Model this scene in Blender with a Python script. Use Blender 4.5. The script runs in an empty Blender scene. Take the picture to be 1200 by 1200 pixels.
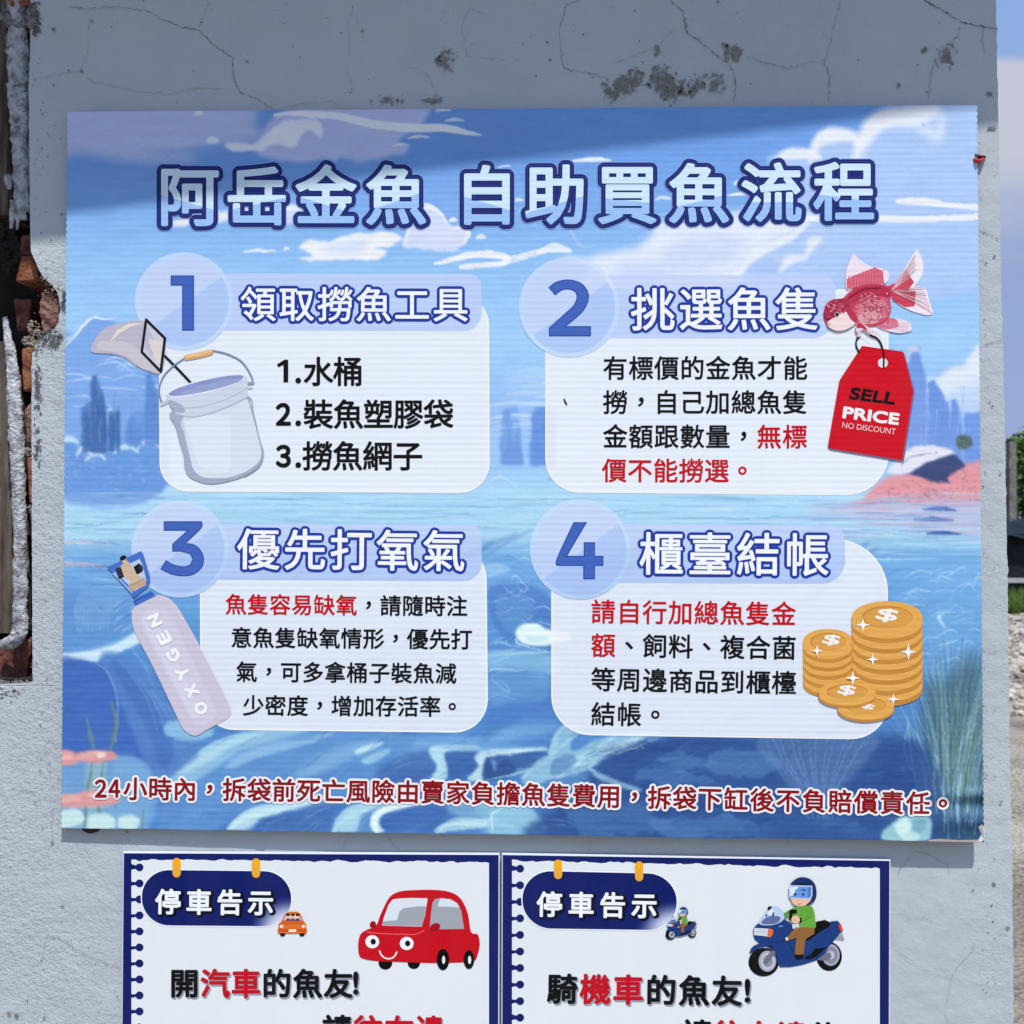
import bpy, bmesh, math, random
import numpy as np
from mathutils import Vector, Matrix
rnd = random.Random(7); nrs = np.random.RandomState(11)
S = bpy.context.scene
COL = S.collection

# ------------------------------------------------------------------ camera, sky, sun, exposure
F = 1300.0
CAM = np.array([0.0448, -1.4687, 1.5000])
YAW, PITCH, ROLL = math.radians(-1.968), math.radians(1.208), math.radians(0.208)
ZC = CAM[2] + 0.0867
def cam_basis():
    cy, sy, cp, sp, cr, sr = math.cos(YAW), math.sin(YAW), math.cos(PITCH), math.sin(PITCH), math.cos(ROLL), math.sin(ROLL)
    fw = np.array([sy*cp, cy*cp, sp]); r = np.array([cy, -sy, 0.0]); u = np.cross(r, fw)
    return cr*r + sr*u, -sr*r + cr*u, fw
CR, CU, CF = cam_basis()
cd = bpy.data.cameras.new('camera'); co = bpy.data.objects.new('camera', cd); COL.objects.link(co)
cd.sensor_width = 36; cd.sensor_fit = 'HORIZONTAL'; cd.lens = F/1200*36; cd.clip_start = .05; cd.clip_end = 2000
cd.dof.use_dof = True; cd.dof.focus_distance = 1.45; cd.dof.aperture_fstop = 13
co.matrix_world = Matrix(((CR[0], CU[0], -CF[0], CAM[0]), (CR[1], CU[1], -CF[1], CAM[1]), (CR[2], CU[2], -CF[2], CAM[2]), (0, 0, 0, 1)))
S.camera = co

SUN_EL, SUN_AZ = math.radians(62), math.radians(22)       # azimuth measured from straight in front of the wall towards the right
SUNV = np.array([math.sin(SUN_AZ)*math.cos(SUN_EL), -math.cos(SUN_AZ)*math.cos(SUN_EL), math.sin(SUN_EL)])
w = bpy.data.worlds.new('World'); S.world = w; w.use_nodes = True
nt = w.node_tree; nt.nodes.clear()
out = nt.nodes.new('ShaderNodeOutputWorld'); bg = nt.nodes.new('ShaderNodeBackground'); bg.inputs[1].default_value = .15
sky = nt.nodes.new('ShaderNodeTexSky'); sky.sky_type = 'NISHITA'; sky.sun_disc = False
sky.sun_elevation = SUN_EL; sky.sun_rotation = math.radians(180) - SUN_AZ
sky.air_density = 1.0; sky.dust_density = .6; sky.ozone_density = 5.0
# clouds in the sky, by direction
tc = nt.nodes.new('ShaderNodeTexCoord')
L = nt.links.new
def wn(t, **k):
    x = nt.nodes.new(t)
    for a_, v_ in k.items():
        if a_ in ('operation', 'interpolation_type'): setattr(x, a_, v_)
        else: x.inputs[a_].default_value = v_
    return x
sp = wn('ShaderNodeSeparateXYZ'); L(tc.outputs['Generated'], sp.inputs[0])
def mrange(sock, a_, b_, c_=0.0, d_=1.0):
    x = wn('ShaderNodeMapRange'); x.interpolation_type = 'SMOOTHSTEP'; x.inputs[1].default_value = a_; x.inputs[2].default_value = b_; x.inputs[3].default_value = c_; x.inputs[4].default_value = d_; L(sock, x.inputs[0]); return x.outputs[0]
def wmath(op, a_, b_):
    x = wn('ShaderNodeMath', operation=op)
    for i, q in enumerate((a_, b_)):
        if isinstance(q, (int, float)): x.inputs[i].default_value = q
        else: L(q, x.inputs[i])
    return x.outputs[0]
def wmix(f_, a_, col):
    x = wn('ShaderNodeMixRGB'); L(f_, x.inputs[0]); L(a_, x.inputs[1]); x.inputs[2].default_value = (*col, 1); return x.outputs[0]
mp = wn('ShaderNodeMapping'); mp.inputs['Scale'].default_value = (2.6, 2.6, 6.0); L(tc.outputs['Generated'], mp.inputs['Vector'])
no = wn('ShaderNodeTexNoise'); no.inputs['Scale'].default_value = 1.6; no.inputs['Detail'].default_value = 6; no.inputs['Roughness'].default_value = .52; L(mp.outputs[0], no.inputs['Vector'])
# moist air whitening the sky low down, a bank of clouds above it
c1 = wmix(mrange(sp.outputs[2], .52, .24, .0, .96), sky.outputs[0], (1.27, 1.65, 2.75))
zz = wmath('ADD', sp.outputs[2], wmath('MULTIPLY', wmath('SUBTRACT', no.outputs['Fac'], .5), .16))
bank = wmath('MULTIPLY', mrange(zz, .215, .285), mrange(zz, .372, .352))
hi = wmath('MULTIPLY', mrange(no.outputs['Fac'], .60, .74), mrange(sp.outputs[2], .42, .55))
c2 = wmix(wmath('MULTIPLY', bank, .9), c1, (2.5, 2.55, 2.95)); c3 = wmix(wmath('MULTIPLY', hi, .7), c2, (4.6, 4.8, 5.4))
L(c3, bg.inputs[0])
L(bg.outputs[0], out.inputs[0])
sd = bpy.data.lights.new('sun', 'SUN'); sd.energy = 3.05; sd.angle = math.radians(.55); sd.color = (1, .965, .915)
so = bpy.data.objects.new('sun', sd); COL.objects.link(so)
so.rotation_euler = Vector(-SUNV).to_track_quat('-Z', 'Y').to_euler()
so.location = (2, -3, 6)
vs = S.view_settings; vs.view_transform = 'Standard'; vs.look = 'None'; vs.gamma = 1; vs.exposure = .62; vs.use_curve_mapping = False
S.cycles.transparent_max_bounces = 12

# ------------------------------------------------------------------ helpers
KREF = np.array((1.06, 1.06, 1.11))        # observed linear value of a sunlit print = KREF * albedo
def lin(c):
    c = np.asarray(c, float)/255.0
    return np.where(c <= .04045, c/12.92, ((c+.055)/1.055)**2.4)
def alb(c): return np.clip(lin(c)/KREF, 0.004, .86)

def node_mat(name):
    m = bpy.data.materials.new(name); m.use_nodes = True
    n = m.node_tree.nodes; b = n['Principled BSDF']
    return m, n, m.node_tree.links.new, b

def rib_bump(n, l, b, axis, lam, dist, grain=.00006):
    ge = n.new('ShaderNodeNewGeometry'); sx = n.new('ShaderNodeSeparateXYZ'); l(ge.outputs['Position'], sx.inputs[0])
    mu = n.new('ShaderNodeMath'); mu.operation = 'MULTIPLY'; mu.inputs[1].default_value = 2*math.pi/lam; l(sx.outputs[axis], mu.inputs[0])
    sn = n.new('ShaderNodeMath'); sn.operation = 'SINE'; l(mu.outputs[0], sn.inputs[0])
    # ribs vary a little in strength over the board
    nz = n.new('ShaderNodeTexNoise'); nz.inputs['Scale'].default_value = 3.0; nz.inputs['Detail'].default_value = 3; l(ge.outputs['Position'], nz.inputs['Vector'])
    m2 = n.new('ShaderNodeMath'); m2.operation = 'MULTIPLY'; l(sn.outputs[0], m2.inputs[0]); l(nz.outputs['Fac'], m2.inputs[1])
    ng = n.new('ShaderNodeTexNoise'); ng.inputs['Scale'].default_value = 700; ng.inputs['Detail'].default_value = 2; l(ge.outputs['Position'], ng.inputs['Vector'])
    m3 = n.new('ShaderNodeMath'); m3.operation = 'MULTIPLY_ADD'; m3.inputs[1].default_value = grain/dist; l(ng.outputs['Fac'], m3.inputs[0]); l(m2.outputs[0], m3.inputs[2])
    nw = n.new('ShaderNodeTexNoise'); nw.inputs['Scale'].default_value = 7; l(ge.outputs['Position'], nw.inputs['Vector'])
    m4 = n.new('ShaderNodeMath'); m4.operation = 'MULTIPLY_ADD'; m4.inputs[1].default_value = 6.0; l(nw.outputs['Fac'], m4.inputs[0]); l(m3.outputs[0], m4.inputs[2])
    bp = n.new('ShaderNodeBump'); bp.inputs['Strength'].default_value = 1; bp.inputs['Distance'].default_value = dist
    l(m4.outputs[0], bp.inputs['Height']); l(bp.outputs[0], b.inputs['Normal'])

RIB = {'banner': (2, .0081, .000095), 'sign': (0, .0052, .00002), None: None}
_pm = {}
def pmat(col, rib='banner'):
    key = (tuple(col) if not isinstance(col, str) else col, rib)
    if key in _pm: return _pm[key]
    m, n, l, b = node_mat('print ink')
    b.inputs['Roughness'].default_value = .45; b.inputs['Specular IOR Level'].default_value = .08
    # weathering: thin dust and rain streaks over the whole print
    ge = n.new('ShaderNodeNewGeometry'); mp_ = n.new('ShaderNodeMapping'); mp_.inputs['Scale'].default_value = (26, 1, 2.2); l(ge.outputs['Position'], mp_.inputs['Vector'])
    t1 = n.new('ShaderNodeTexNoise'); t1.inputs['Scale'].default_value = 1; t1.inputs['Detail'].default_value = 5; l(mp_.outputs[0], t1.inputs['Vector'])
    t2 = n.new('ShaderNodeTexNoise'); t2.inputs['Scale'].default_value = 9; t2.inputs['Detail'].default_value = 6; t2.inputs['Roughness'].default_value = .65; l(ge.outputs['Position'], t2.inputs['Vector'])
    ad = n.new('ShaderNodeMath'); ad.operation = 'ADD'; l(t1.outputs['Fac'], ad.inputs[0]); l(t2.outputs['Fac'], ad.inputs[1])
    mr = n.new('ShaderNodeMapRange'); mr.inputs[1].default_value = .8; mr.inputs[2].default_value = 1.35; mr.inputs[3].default_value = 0; mr.inputs[4].default_value = .034; l(ad.outputs[0], mr.inputs[0])
    mx_ = n.new('ShaderNodeMixRGB'); l(mr.outputs[0], mx_.inputs[0]); mx_.inputs[2].default_value = (.24, .225, .20, 1); l(mx_.outputs[0], b.inputs['Base Color'])
    if isinstance(col, str):
        a = n.new('ShaderNodeVertexColor'); a.layer_name = 'Col'; l(a.outputs[0], mx_.inputs[1])
    else:
        mx_.inputs[1].default_value = (*alb(col), 1)
    if RIB[rib]: rib_bump(n, l, b, *RIB[rib])
    _pm[key] = m
    return m

def rays(px):
    px = np.atleast_2d(np.asarray(px, float))
    return CF[None] + (px[:, :1]-600)/F*CR[None] + (600-px[:, 1:2])/F*CU[None]
def on_y(px, y):
    d = rays(px); y = np.broadcast_to(np.asarray(y, float), (len(d),))
    t = (y-CAM[1])/d[:, 1]
    return CAM[None] + d*t[:, None]
def on_z(px, z):
    d = rays(px); t = (z-CAM[2])/d[:, 2]
    return CAM[None] + d*t[:, None]

def banner_gap(x, z):
    u = np.clip((x+.6)/1.2, 0, 1); v = np.clip((ZC+.476-z)/.952, 0, 1)
    g = (1-u)*(1-v)*.0150 + u*(1-v)*.0125 + (1-u)*v*.0115 + u*v*.0205
    # crumpled lower right corner: creases running in from the right edge
    e = np.clip((u-.925)/.075, 0, 1)**1.4
    s = (v-.955 + .02*(1-u))
    g = g + e*(.0042*np.exp(-((v-.972)/.011)**2) - .0040*np.exp(-((v-.953)/.008)**2) + .0026*np.exp(-((v-.936-.10*(1-u))/.007)**2))
    g = g - e*.0015*np.exp(-((v-.995)/.012)**2)
    return np.maximum(g, .006)
def on_banner(px, lift=0.0):
    d = rays(px); y = np.full(len(d), -.016)
    for _ in range(3):
        t = (y-CAM[1])/d[:, 1]; p = CAM[None]+d*t[:, None]
        y = -(banner_gap(p[:, 0], p[:, 2]) + lift)
    t = (y-CAM[1])/d[:, 1]
    return CAM[None]+d*t[:, None]
def on_sign(px, lift=0.0): return on_y(px, -.0075-lift)
def on_wall(px, lift=0.0): return on_y(px, -lift)
SURF = {'banner': on_banner, 'sign': on_sign, 'wall': on_wall}

class MB:
    """collects polygons with materials, then links them as ONE mesh object"""
    def __init__(s): s.v = []; s.f = []; s.m = []; s.mats = []; s.c = []; s.n = 0
    def mi(s, m):
        if m not in s.mats: s.mats.append(m)
        return s.mats.index(m)
    def add(s, verts, faces, mat, cols=None):
        verts = np.asarray(verts, float); s.v.append(verts); i = s.mi(mat)
        s.f += [tuple(int(k)+s.n for k in f) for f in faces]; s.m += [i]*len(faces); s.n += len(verts)
        s.c.append(np.ones((len(verts), 3))*.5 if cols is None else np.asarray(cols))
    def build(s, name, parent=None, smooth=False, colors=False):
        me = bpy.data.meshes.new(name); v = np.concatenate(s.v)
        o = bpy.data.objects.new(name, me); COL.objects.link(o)
        if parent is not None: o.parent = parent; v = v - np.array(root_loc(parent))[None]
        me.from_pydata([tuple(r) for r in v], [], s.f)
        for m in s.mats: me.materials.append(m)
        me.polygons.foreach_set('material_index', s.m)
        if smooth: me.polygons.foreach_set('use_smooth', [True]*len(s.f))
        if colors:
            a = me.color_attributes.new('Col', 'FLOAT_COLOR', 'POINT'); c = np.concatenate(s.c)
            a.data.foreach_set('color', np.concatenate([c, np.ones((len(c), 1))], 1).astype(np.float32).ravel())
        me.update()
        return o
def root_loc(o):
    l = Vector((0, 0, 0))
    while o is not None: l += o.location; o = o.parent
    return l
def tag(o, label=None, cat=None, group=None, kind=None):
    for k, v in (('label', label), ('category', cat), ('group', group), ('kind', kind)):
        if v: o[k] = v
    return o
def empty(name, loc, label, cat, group=None):
    o = bpy.data.objects.new(name, None); COL.objects.link(o); o.location = tuple(map(float, loc)); o.empty_display_size = .1
    return tag(o, label, cat, group)

def catmull(pts, closed=False, sub=6):
    p = np.asarray(pts, float); n = len(p); o = []
    for i in range(n if closed else n-1):
        if closed: a, b, c, d = p[(i-1) % n], p[i], p[(i+1) % n], p[(i+2) % n]
        else: a, b, c, d = p[max(i-1, 0)], p[i], p[i+1], p[min(i+2, n-1)]
        for k in range(sub):
            t = k/sub
            o.append(.5*((2*b)+(-a+c)*t+(2*a-5*b+4*c-d)*t*t+(-a+3*b-3*c+d)*t**3))
    if not closed: o.append(p[-1])
    return np.array(o)

class Art:
    """vector art laid on a printed surface; coordinates are measured on the print, each new shape a hair above the last"""
    def __init__(s, surf, rib, ox=0, oy=0, k=1.0, lift=.0002, step=.000006):
        s.mb = MB(); s.surf = SURF[surf]; s.rib = rib; s.o = np.array([ox, oy], float); s.k = k; s.lift = lift; s.step = step
    def T(s, pts): return s.o + np.asarray(pts, float)/s.k
    def place(s, pts2, faces, col, cols=None):
        if len(faces) == 1 and len(pts2) > 2:      # a big flat shape needs more air over a bowed board
            e = np.ptp(np.asarray(pts2), 0); s.lift += .0065*e[0]*e[1]/(1066*850)
        s.mb.add(s.surf(pts2, s.lift), faces, pmat(col, s.rib), cols); s.lift += s.step
    def poly(s, pts, col, smooth=False, sub=5):
        p = s.T(pts)
        if smooth: p = catmull(p, True, sub)
        s.place(p, [tuple(range(len(p)))], col)
    def ell(s, cx, cy, rx, ry, col, ang=0, n=28):
        a = np.linspace(0, 2*np.pi, n, endpoint=False); ca, sa = math.cos(math.radians(ang)), math.sin(math.radians(ang))
        x, y = rx*np.cos(a), ry*np.sin(a)
        s.poly(np.stack([cx+x*ca-y*sa, cy+x*sa+y*ca], 1), col)
    def stroke(s, pts, wd, col, closed=False, smooth=True, taper=None, cap=True):
        p = s.T(pts)
        if smooth: p = catmull(p, closed, 5)
        else:
            q = [p[0]]
            for a_, b_ in zip(p[:-1], p[1:]): q += [a_+(b_-a_)*t for t in (.06, .25, .5, .75, .94, 1)]
            if closed: q += [p[-1]+(p[0]-p[-1])*t for t in (.06, .25, .5, .75, .94)]
            p = np.array(q)
        wd = wd/s.k; n = len(p)
        if closed: tn = np.roll(p, -1, 0)-np.roll(p, 1, 0)
        else: tn = np.gradient(p, axis=0)
        tn /= np.maximum(np.linalg.norm(tn, axis=1, keepdims=True), 1e-9); nm = np.stack([-tn[:, 1], tn[:, 0]], 1)
        ww = np.full(n, wd) if taper is None else np.interp(np.linspace(0, 1, n), np.linspace(0, 1, len(taper)), taper)*wd
        a = p+nm*ww[:, None]/2; b = p-nm*ww[:, None]/2
        f = [(i, i+1, n+i+1, n+i) for i in range(n-1)] + ([(n-1, 0, n, 2*n-1)] if closed else [])
        s.place(np.concatenate([a, b]), f, col)
        if cap and not closed and wd > 1.2:
            for q in (p[0], p[-1]):
                an = np.linspace(0, 2*np.pi, 12, endpoint=False); qq = q+np.stack([np.cos(an), np.sin(an)], 1)*wd/2*.98
                s.place(qq, [tuple(range(12))], col)
    def tris(s, pts2, faces, col): s.place(pts2, faces, col)
    def build(s, name, parent, colors=False): return s.mb.build(name, parent, colors=colors)

# ------------------------------------------------------------------ lettering (Blender's own built-in font)
_g = {}
def run_smooth(pts, sharp=46, sub=6):
    p = np.asarray(pts, float); n = len(p); k = []
    for i in range(n):
        a, b = p[i]-p[i-1], p[(i+1) % n]-p[i]; t = abs((math.degrees(math.atan2(b[1], b[0])-math.atan2(a[1], a[0]))+180) % 360-180)
        if t > sharp: k.append(i)
    o = []
    for a, b in zip(k, k[1:]+[k[0]+n]):
        r = p[[i % n for i in range(a, b+1)]]; o += list(r[:-1] if len(r) == 2 else catmull(r, False, sub)[:-1])
    return np.array(o)
def glyph(ch, bold, res=4):
    key = (ch, bold)
    if key not in _g:
        c = bpy.data.curves.new('t', 'FONT'); c.body = ch; c.size = 1; c.offset = bold; c.resolution_u = res
        o = bpy.data.objects.new('t', c); COL.objects.link(o); bpy.context.view_layer.update()
        dg = bpy.context.evaluated_depsgraph_get(); m = o.evaluated_get(dg).to_mesh()
        v = np.array([x.co[:2] for x in m.vertices]); f = [tuple(p.vertices) for p in m.polygons]
        o.evaluated_get(dg).to_mesh_clear(); bpy.data.objects.remove(o); bpy.data.curves.remove(c)
        _g[key] = (v, f)
    return _g[key]
PUNCT = '，。、'
def cell(ch, bold):
    v, f = glyph(ch, bold); v = v.copy()
    if ch in PUNCT:
        v -= (v.min(0)+v.max(0))/2; v[:, 1] -= (.0 if ch == '。' else .0)
    elif ord(ch) < 256: v -= (v.min(0)+v.max(0))/2
    else: v -= np.array([.5, .385])
    return v, f
def put(A, ch, cx, cy, em, col, bold=.016, ring=0, ringcol=None, rot=0, sx=1.0):
    """one character; weight and outline both come from close copies of the glyph, a few microns apart"""
    v, f = cell(ch, 0.0); c, s_ = math.cos(rot), math.sin(rot)
    q = np.stack([v[:, 0]*em*sx, -v[:, 1]*em], 1); q = np.stack([q[:, 0]*c-q[:, 1]*s_, q[:, 0]*s_+q[:, 1]*c], 1)
    q += np.array([cx, cy]); st = A.step; A.step = .000004
    if ring:
        rr = ring+bold*em; k = 26 if rr > 4 else 12
        for i in range(k):
            a = 2*math.pi*i/k; A.tris(q+rr*np.array([math.cos(a), math.sin(a)]), f, ringcol)
        if rr > 4:
            for i in range(8): a = 2*math.pi*i/8; A.tris(q+rr*.5*np.array([math.cos(a), math.sin(a)]), f, ringcol)
        A.lift += .00002
    if col is not None:
        rr = bold*em
        for i in range(8 if rr > .3 else 0): a = 2*math.pi*(i+.5)/8; A.tris(q+rr*np.array([math.cos(a), math.sin(a)]), f, col)
        A.tris(q, f, col)
    A.step = st
    return q, f
def line(A, text, anchors, em, col, bold=.016, ring=0, ringcol=None, cols=None, shadow=None, sx=1.0):
    """anchors: {index: (x, y)} of character centres on the print, straight in between"""
    ks = sorted(anchors); base = A.lift
    for pas in (0, 1, 2):
        if (pas == 0 and not ring) or (pas == 1 and not shadow): continue
        lf = A.lift; mxl = lf
        for i, ch in enumerate(text):
            if ch == ' ': continue
            x = np.interp(i, ks, [anchors[k][0] for k in ks]); y = np.interp(i, ks, [anchors[k][1] for k in ks])
            if i > ks[-1]: x = anchors[ks[-1]][0] + (i-ks[-1])*(anchors[ks[-1]][0]-anchors[ks[-2]][0])/(ks[-1]-ks[-2])
            A.lift = lf + (i % 2)*.000003
            cc = cols[i] if cols else col
            rot = math.atan2(anchors[ks[-1]][1]-anchors[ks[0]][1], anchors[ks[-1]][0]-anchors[ks[0]][0]) if len(ks) > 1 else 0
            if pas == 0: put(A, ch, x, y, em, None, bold, ring, ringcol, rot, sx)
            elif pas == 1: put(A, ch, x+shadow[0], y+shadow[1], em, shadow[2], bold, 0, None, rot, sx)
            else: put(A, ch, x, y, em, cc, bold, 0, None, rot, sx)
            mxl = max(mxl, A.lift)
        A.lift = mxl + .00003
def word(A, text, cx, cy, width, caph, col, bold=.03, rot=0, slant=0.0):
    """a Latin word fitted to a width and a capital height, in print coordinates of A; bold is a share of the capital height"""
    v, f = glyph(text, 0.0); mn, mx_ = v.min(0), v.max(0); q = (v-(mn+mx_)/2)/(mx_-mn); bw = bold*caph*1.5
    q = np.stack([q[:, 0]*(width-2*bw) + q[:, 1]*slant*caph, -q[:, 1]*(caph-2*bw)], 1); c, s_ = math.cos(rot), math.sin(rot)
    q = np.stack([q[:, 0]*c-q[:, 1]*s_+cx, q[:, 0]*s_+q[:, 1]*c+cy], 1)
    if bw:
        for i in range(8): a = 2*math.pi*(i+.5)/8; A.tris(A.T(q+bw*np.array([math.cos(a), math.sin(a)])), f, col)
    A.tris(A.T(q), f, col)

# ------------------------------------------------------------------ noise and the painter for the printed landscape
def vnoise(x, y, seed=0):
    xi = np.floor(x).astype(np.int64); yi = np.floor(y).astype(np.int64); fx = x-xi; fy = y-yi
    fx = fx*fx*(3-2*fx); fy = fy*fy*(3-2*fy)
    def h(a, b):
        n = (a*374761393 + b*668265263 + seed*1442695041) & 0xffffffff
        n = ((n ^ (n >> 13))*1274126177) & 0xffffffff
        return ((n ^ (n >> 16)) & 0xffff)/65535.0
    return (h(xi, yi)*(1-fx)+h(xi+1, yi)*fx)*(1-fy) + (h(xi, yi+1)*(1-fx)+h(xi+1, yi+1)*fx)*fy
def fbm(x, y, seed=0, oc=4):
    r = 0; a = .5
    for i in range(oc): r = r+a*vnoise(x*2**i, y*2**i, seed+i*17); a *= .5
    return r/(1-.5**oc)
# ------------------------------------------------------------------ the plastered wall with its broken left reveal
def vcol_none(n): return None
def plaster_mat(name, base, worn=True):
    m, n, l, b = node_mat(name); b.inputs['Roughness'].default_value = .88; b.inputs['Specular IOR Level'].default_value = .2
    ge = n.new('ShaderNodeNewGeometry')
    def noise(sc, det=4, rough=.55):
        t = n.new('ShaderNodeTexNoise'); t.inputs['Scale'].default_value = sc; t.inputs['Detail'].default_value = det; t.inputs['Roughness'].default_value = rough; l(ge.outputs['Position'], t.inputs['Vector']); return t
    def math_(op, a, b2=None, c=None):
        t = n.new('ShaderNodeMath'); t.operation = op
        for i, q in enumerate((a, b2, c)):
            if q is None: continue
            if isinstance(q, (int, float)): t.inputs[i].default_value = q
            else: l(q, t.inputs[i])
        return t.outputs[0]
    # colour: paint with slow mottling and faint grime
    n1 = noise(2.2, 5); n2 = noise(16, 4); n3 = noise(120, 3)
    r = n.new('ShaderNodeValToRGB'); r.color_ramp.elements[0].position = .3; r.color_ramp.elements[1].position = .72
    c0 = np.clip(np.array(base)*np.array((.90, .90, .915)), 0, 1); c1 = np.clip(np.array(base)*np.array((1.07, 1.07, 1.06)), 0, 1)
    r.color_ramp.elements[0].color = (*c0, 1); r.color_ramp.elements[1].color = (*c1, 1)
    mixv = math_('ADD', math_('MULTIPLY', n1.outputs['Fac'], .6), math_('ADD', math_('MULTIPLY', n2.outputs['Fac'], .28), math_('MULTIPLY', n3.outputs['Fac'], .12)))
    l(mixv, r.inputs[0])
    # tiny pits where the paint is missing
    vo = n.new('ShaderNodeTexVoronoi'); vo.inputs['Scale'].default_value = 95; l(ge.outputs['Position'], vo.inputs['Vector'])
    nm = noise(9, 3); th = math_('MULTIPLY', math_('SUBTRACT', nm.outputs['Fac'], .63), .40)
    pit = math_('LESS_THAN', vo.outputs['Distance'], th)
    mx = n.new('ShaderNodeMixRGB'); l(math_('MULTIPLY', pit, .7), mx.inputs[0]); l(r.outputs[0], mx.inputs[1]); mx.inputs[2].default_value = (.11, .105, .105, 1); l(mx.outputs[0], b.inputs['Base Color'])
    # relief: float marks, grain, stipple that is strongest at the left, low down and along the right end
    sx = n.new('ShaderNodeSeparateXYZ'); l(ge.outputs['Position'], sx.inputs[0])
    def ramp(sock, a, bb_):
        t = n.new('ShaderNodeMapRange'); t.inputs[1].default_value = a; t.inputs[2].default_value = bb_; t.inputs[3].default_value = 0; t.inputs[4].default_value = 1; l(sock, t.inputs[0]); return t.outputs[0]
    left = ramp(sx.outputs[0], -.46, -.62); low = ramp(sx.outputs[2], 1.93, 1.87); right = ramp(sx.outputs[0], .56, .64)
    msk = math_('ADD', math_('MULTIPLY', left, low), math_('MULTIPLY', math_('MULTIPLY', right, low), .4)); mq = noise(11, 3); msk = math_('MULTIPLY', msk, math_('MULTIPLY', mq.outputs['Fac'], 1.5)); msk = math_('ADD', msk, .14)
    g1 = noise(330, 3, .6); g2 = noise(130, 3); g3 = noise(28, 4); g4 = noise(7, 3)
    hh = math_('ADD', math_('MULTIPLY', math_('ADD', math_('MULTIPLY', g1.outputs['Fac'], .55), math_('MULTIPLY', g2.outputs['Fac'], .9)), msk), math_('ADD', math_('MULTIPLY', g3.outputs['Fac'], .7), math_('MULTIPLY', g4.outputs['Fac'], 1.6)))
    hh = math_('SUBTRACT', hh, math_('MULTIPLY', pit, .25))
    bp = n.new('ShaderNodeBump'); bp.inputs['Strength'].default_value = 1; bp.inputs['Distance'].default_value = .0023; l(hh, bp.inputs['Height']); l(bp.outputs[0], b.inputs['Normal'])
    return m
def rough_mat(name, ca, cb, scale, bump=.002, rough=.9, stretch=(1, 1, 1), cc=None, pos=(.35, .65)):
    m, n, l, b = node_mat(name); b.inputs['Roughness'].default_value = rough; b.inputs['Specular IOR Level'].default_value = .2
    ge = n.new('ShaderNodeNewGeometry'); mp_ = n.new('ShaderNodeMapping'); mp_.inputs['Scale'].default_value = stretch; l(ge.outputs['Position'], mp_.inputs['Vector'])
    t = n.new('ShaderNodeTexNoise'); t.inputs['Scale'].default_value = scale; t.inputs['Detail'].default_value = 6; t.inputs['Roughness'].default_value = .62; l(mp_.outputs[0], t.inputs['Vector'])
    r = n.new('ShaderNodeValToRGB'); r.color_ramp.elements[0].position = pos[0]; r.color_ramp.elements[1].position = pos[1]; r.color_ramp.elements[0].color = (*ca, 1); r.color_ramp.elements[1].color = (*cb, 1)
    if cc is not None: e = r.color_ramp.elements.new((pos[0]+pos[1])/2); e.color = (*cc, 1)
    l(t.outputs['Fac'], r.inputs[0]); l(r.outputs[0], b.inputs['Base Color'])
    t2 = n.new('ShaderNodeTexNoise'); t2.inputs['Scale'].default_value = scale*3; t2.inputs['Detail'].default_value = 5; l(mp_.outputs[0], t2.inputs['Vector'])
    bp = n.new('ShaderNodeBump'); bp.inputs['Distance'].default_value = bump; l(t2.outputs['Fac'], bp.inputs['Height']); l(bp.outputs[0], b.inputs['Normal'])
    return m
M_PL = plaster_mat('lavender grey painted plaster', (.425, .468, .482))
M_CRACK = rough_mat('crack', (.07, .07, .075), (.14, .14, .15), 60)
M_HAIR = rough_mat('hairline crack', (.15, .155, .17), (.26, .265, .28), 60)
M_PEEL = rough_mat('bare cement', (.19, .195, .17), (.31, .315, .285), 140)
M_BRICK = rough_mat('fired clay', (.13, .042, .024), (.33, .135, .07), 55, .004, .9, (1, 1, 1), (.25, .088, .045))
M_BRICKD = rough_mat('old dark brick', (.07, .022, .018), (.20, .085, .06), 45, .004)
M_BRICKT = rough_mat('crumbled pinkish brick', (.12, .055, .045), (.30, .17, .14), 60, .005)
M_MORT = rough_mat('crumbling mortar', (.10, .10, .10), (.36, .35, .34), 120, .006, .95)
M_TAN = rough_mat('sandy mortar', (.14, .115, .085), (.42, .37, .30), 160, .005, .95)
M_TIMB = rough_mat('weathered timber', (.050, .038, .030), (.17, .135, .105), 26, .003, .9, (5, 5, .5), (.10, .078, .062))
M_WPAINT = rough_mat('crusted white paint', (.12, .12, .125), (.54, .56, .59), 75, .006, .85, (1, 1, 1), (.38, .395, .42), (.32, .64))
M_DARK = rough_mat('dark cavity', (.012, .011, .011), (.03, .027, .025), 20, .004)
M_CORE = rough_mat('rear plaster', (.36, .36, .37), (.44, .44, .45), 6, .003)

WROOT = on_wall([[600, 1190]])[0]
wall = empty('plastered_wall', (0.0, 0.10, 0.0), 'lavender grey plastered wall with hairline cracks and a broken brick edge at its left', 'wall')
RX = [(-900, 1150), (-120, 1164), (0, 1167), (150, 1170), (300, 1172.5), (400, 1175), (520, 1177.5), (650, 1180), (800, 1182.5), (900, 1184), (1000, 1186), (1200, 1188), (1500, 1192), (2600, 1206)]
LX = [(-900, 34), (0, 35.5), (60, 35), (100, 33.5), (200, 34.5), (270, 35.5), (296, 36.5), (304, 40), (316, 45), (326, 52), (334, 60), (342, 67), (352, 70), (366, 70.5), (378, 68), (388, 62), (396, 50), (403, 41), (412, 38), (430, 37), (600, 37.5), (800, 38.5), (801.5, 30), (803, 0), (804.5, -260), (2600, -300)]
ys = sorted(set([-900, -500, -250, -120, -60] + list(np.arange(-30, 1240, 4.0)) + [801.5, 803, 804.5, 1300, 1400, 1600, 1900, 2300, 2630]))
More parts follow.
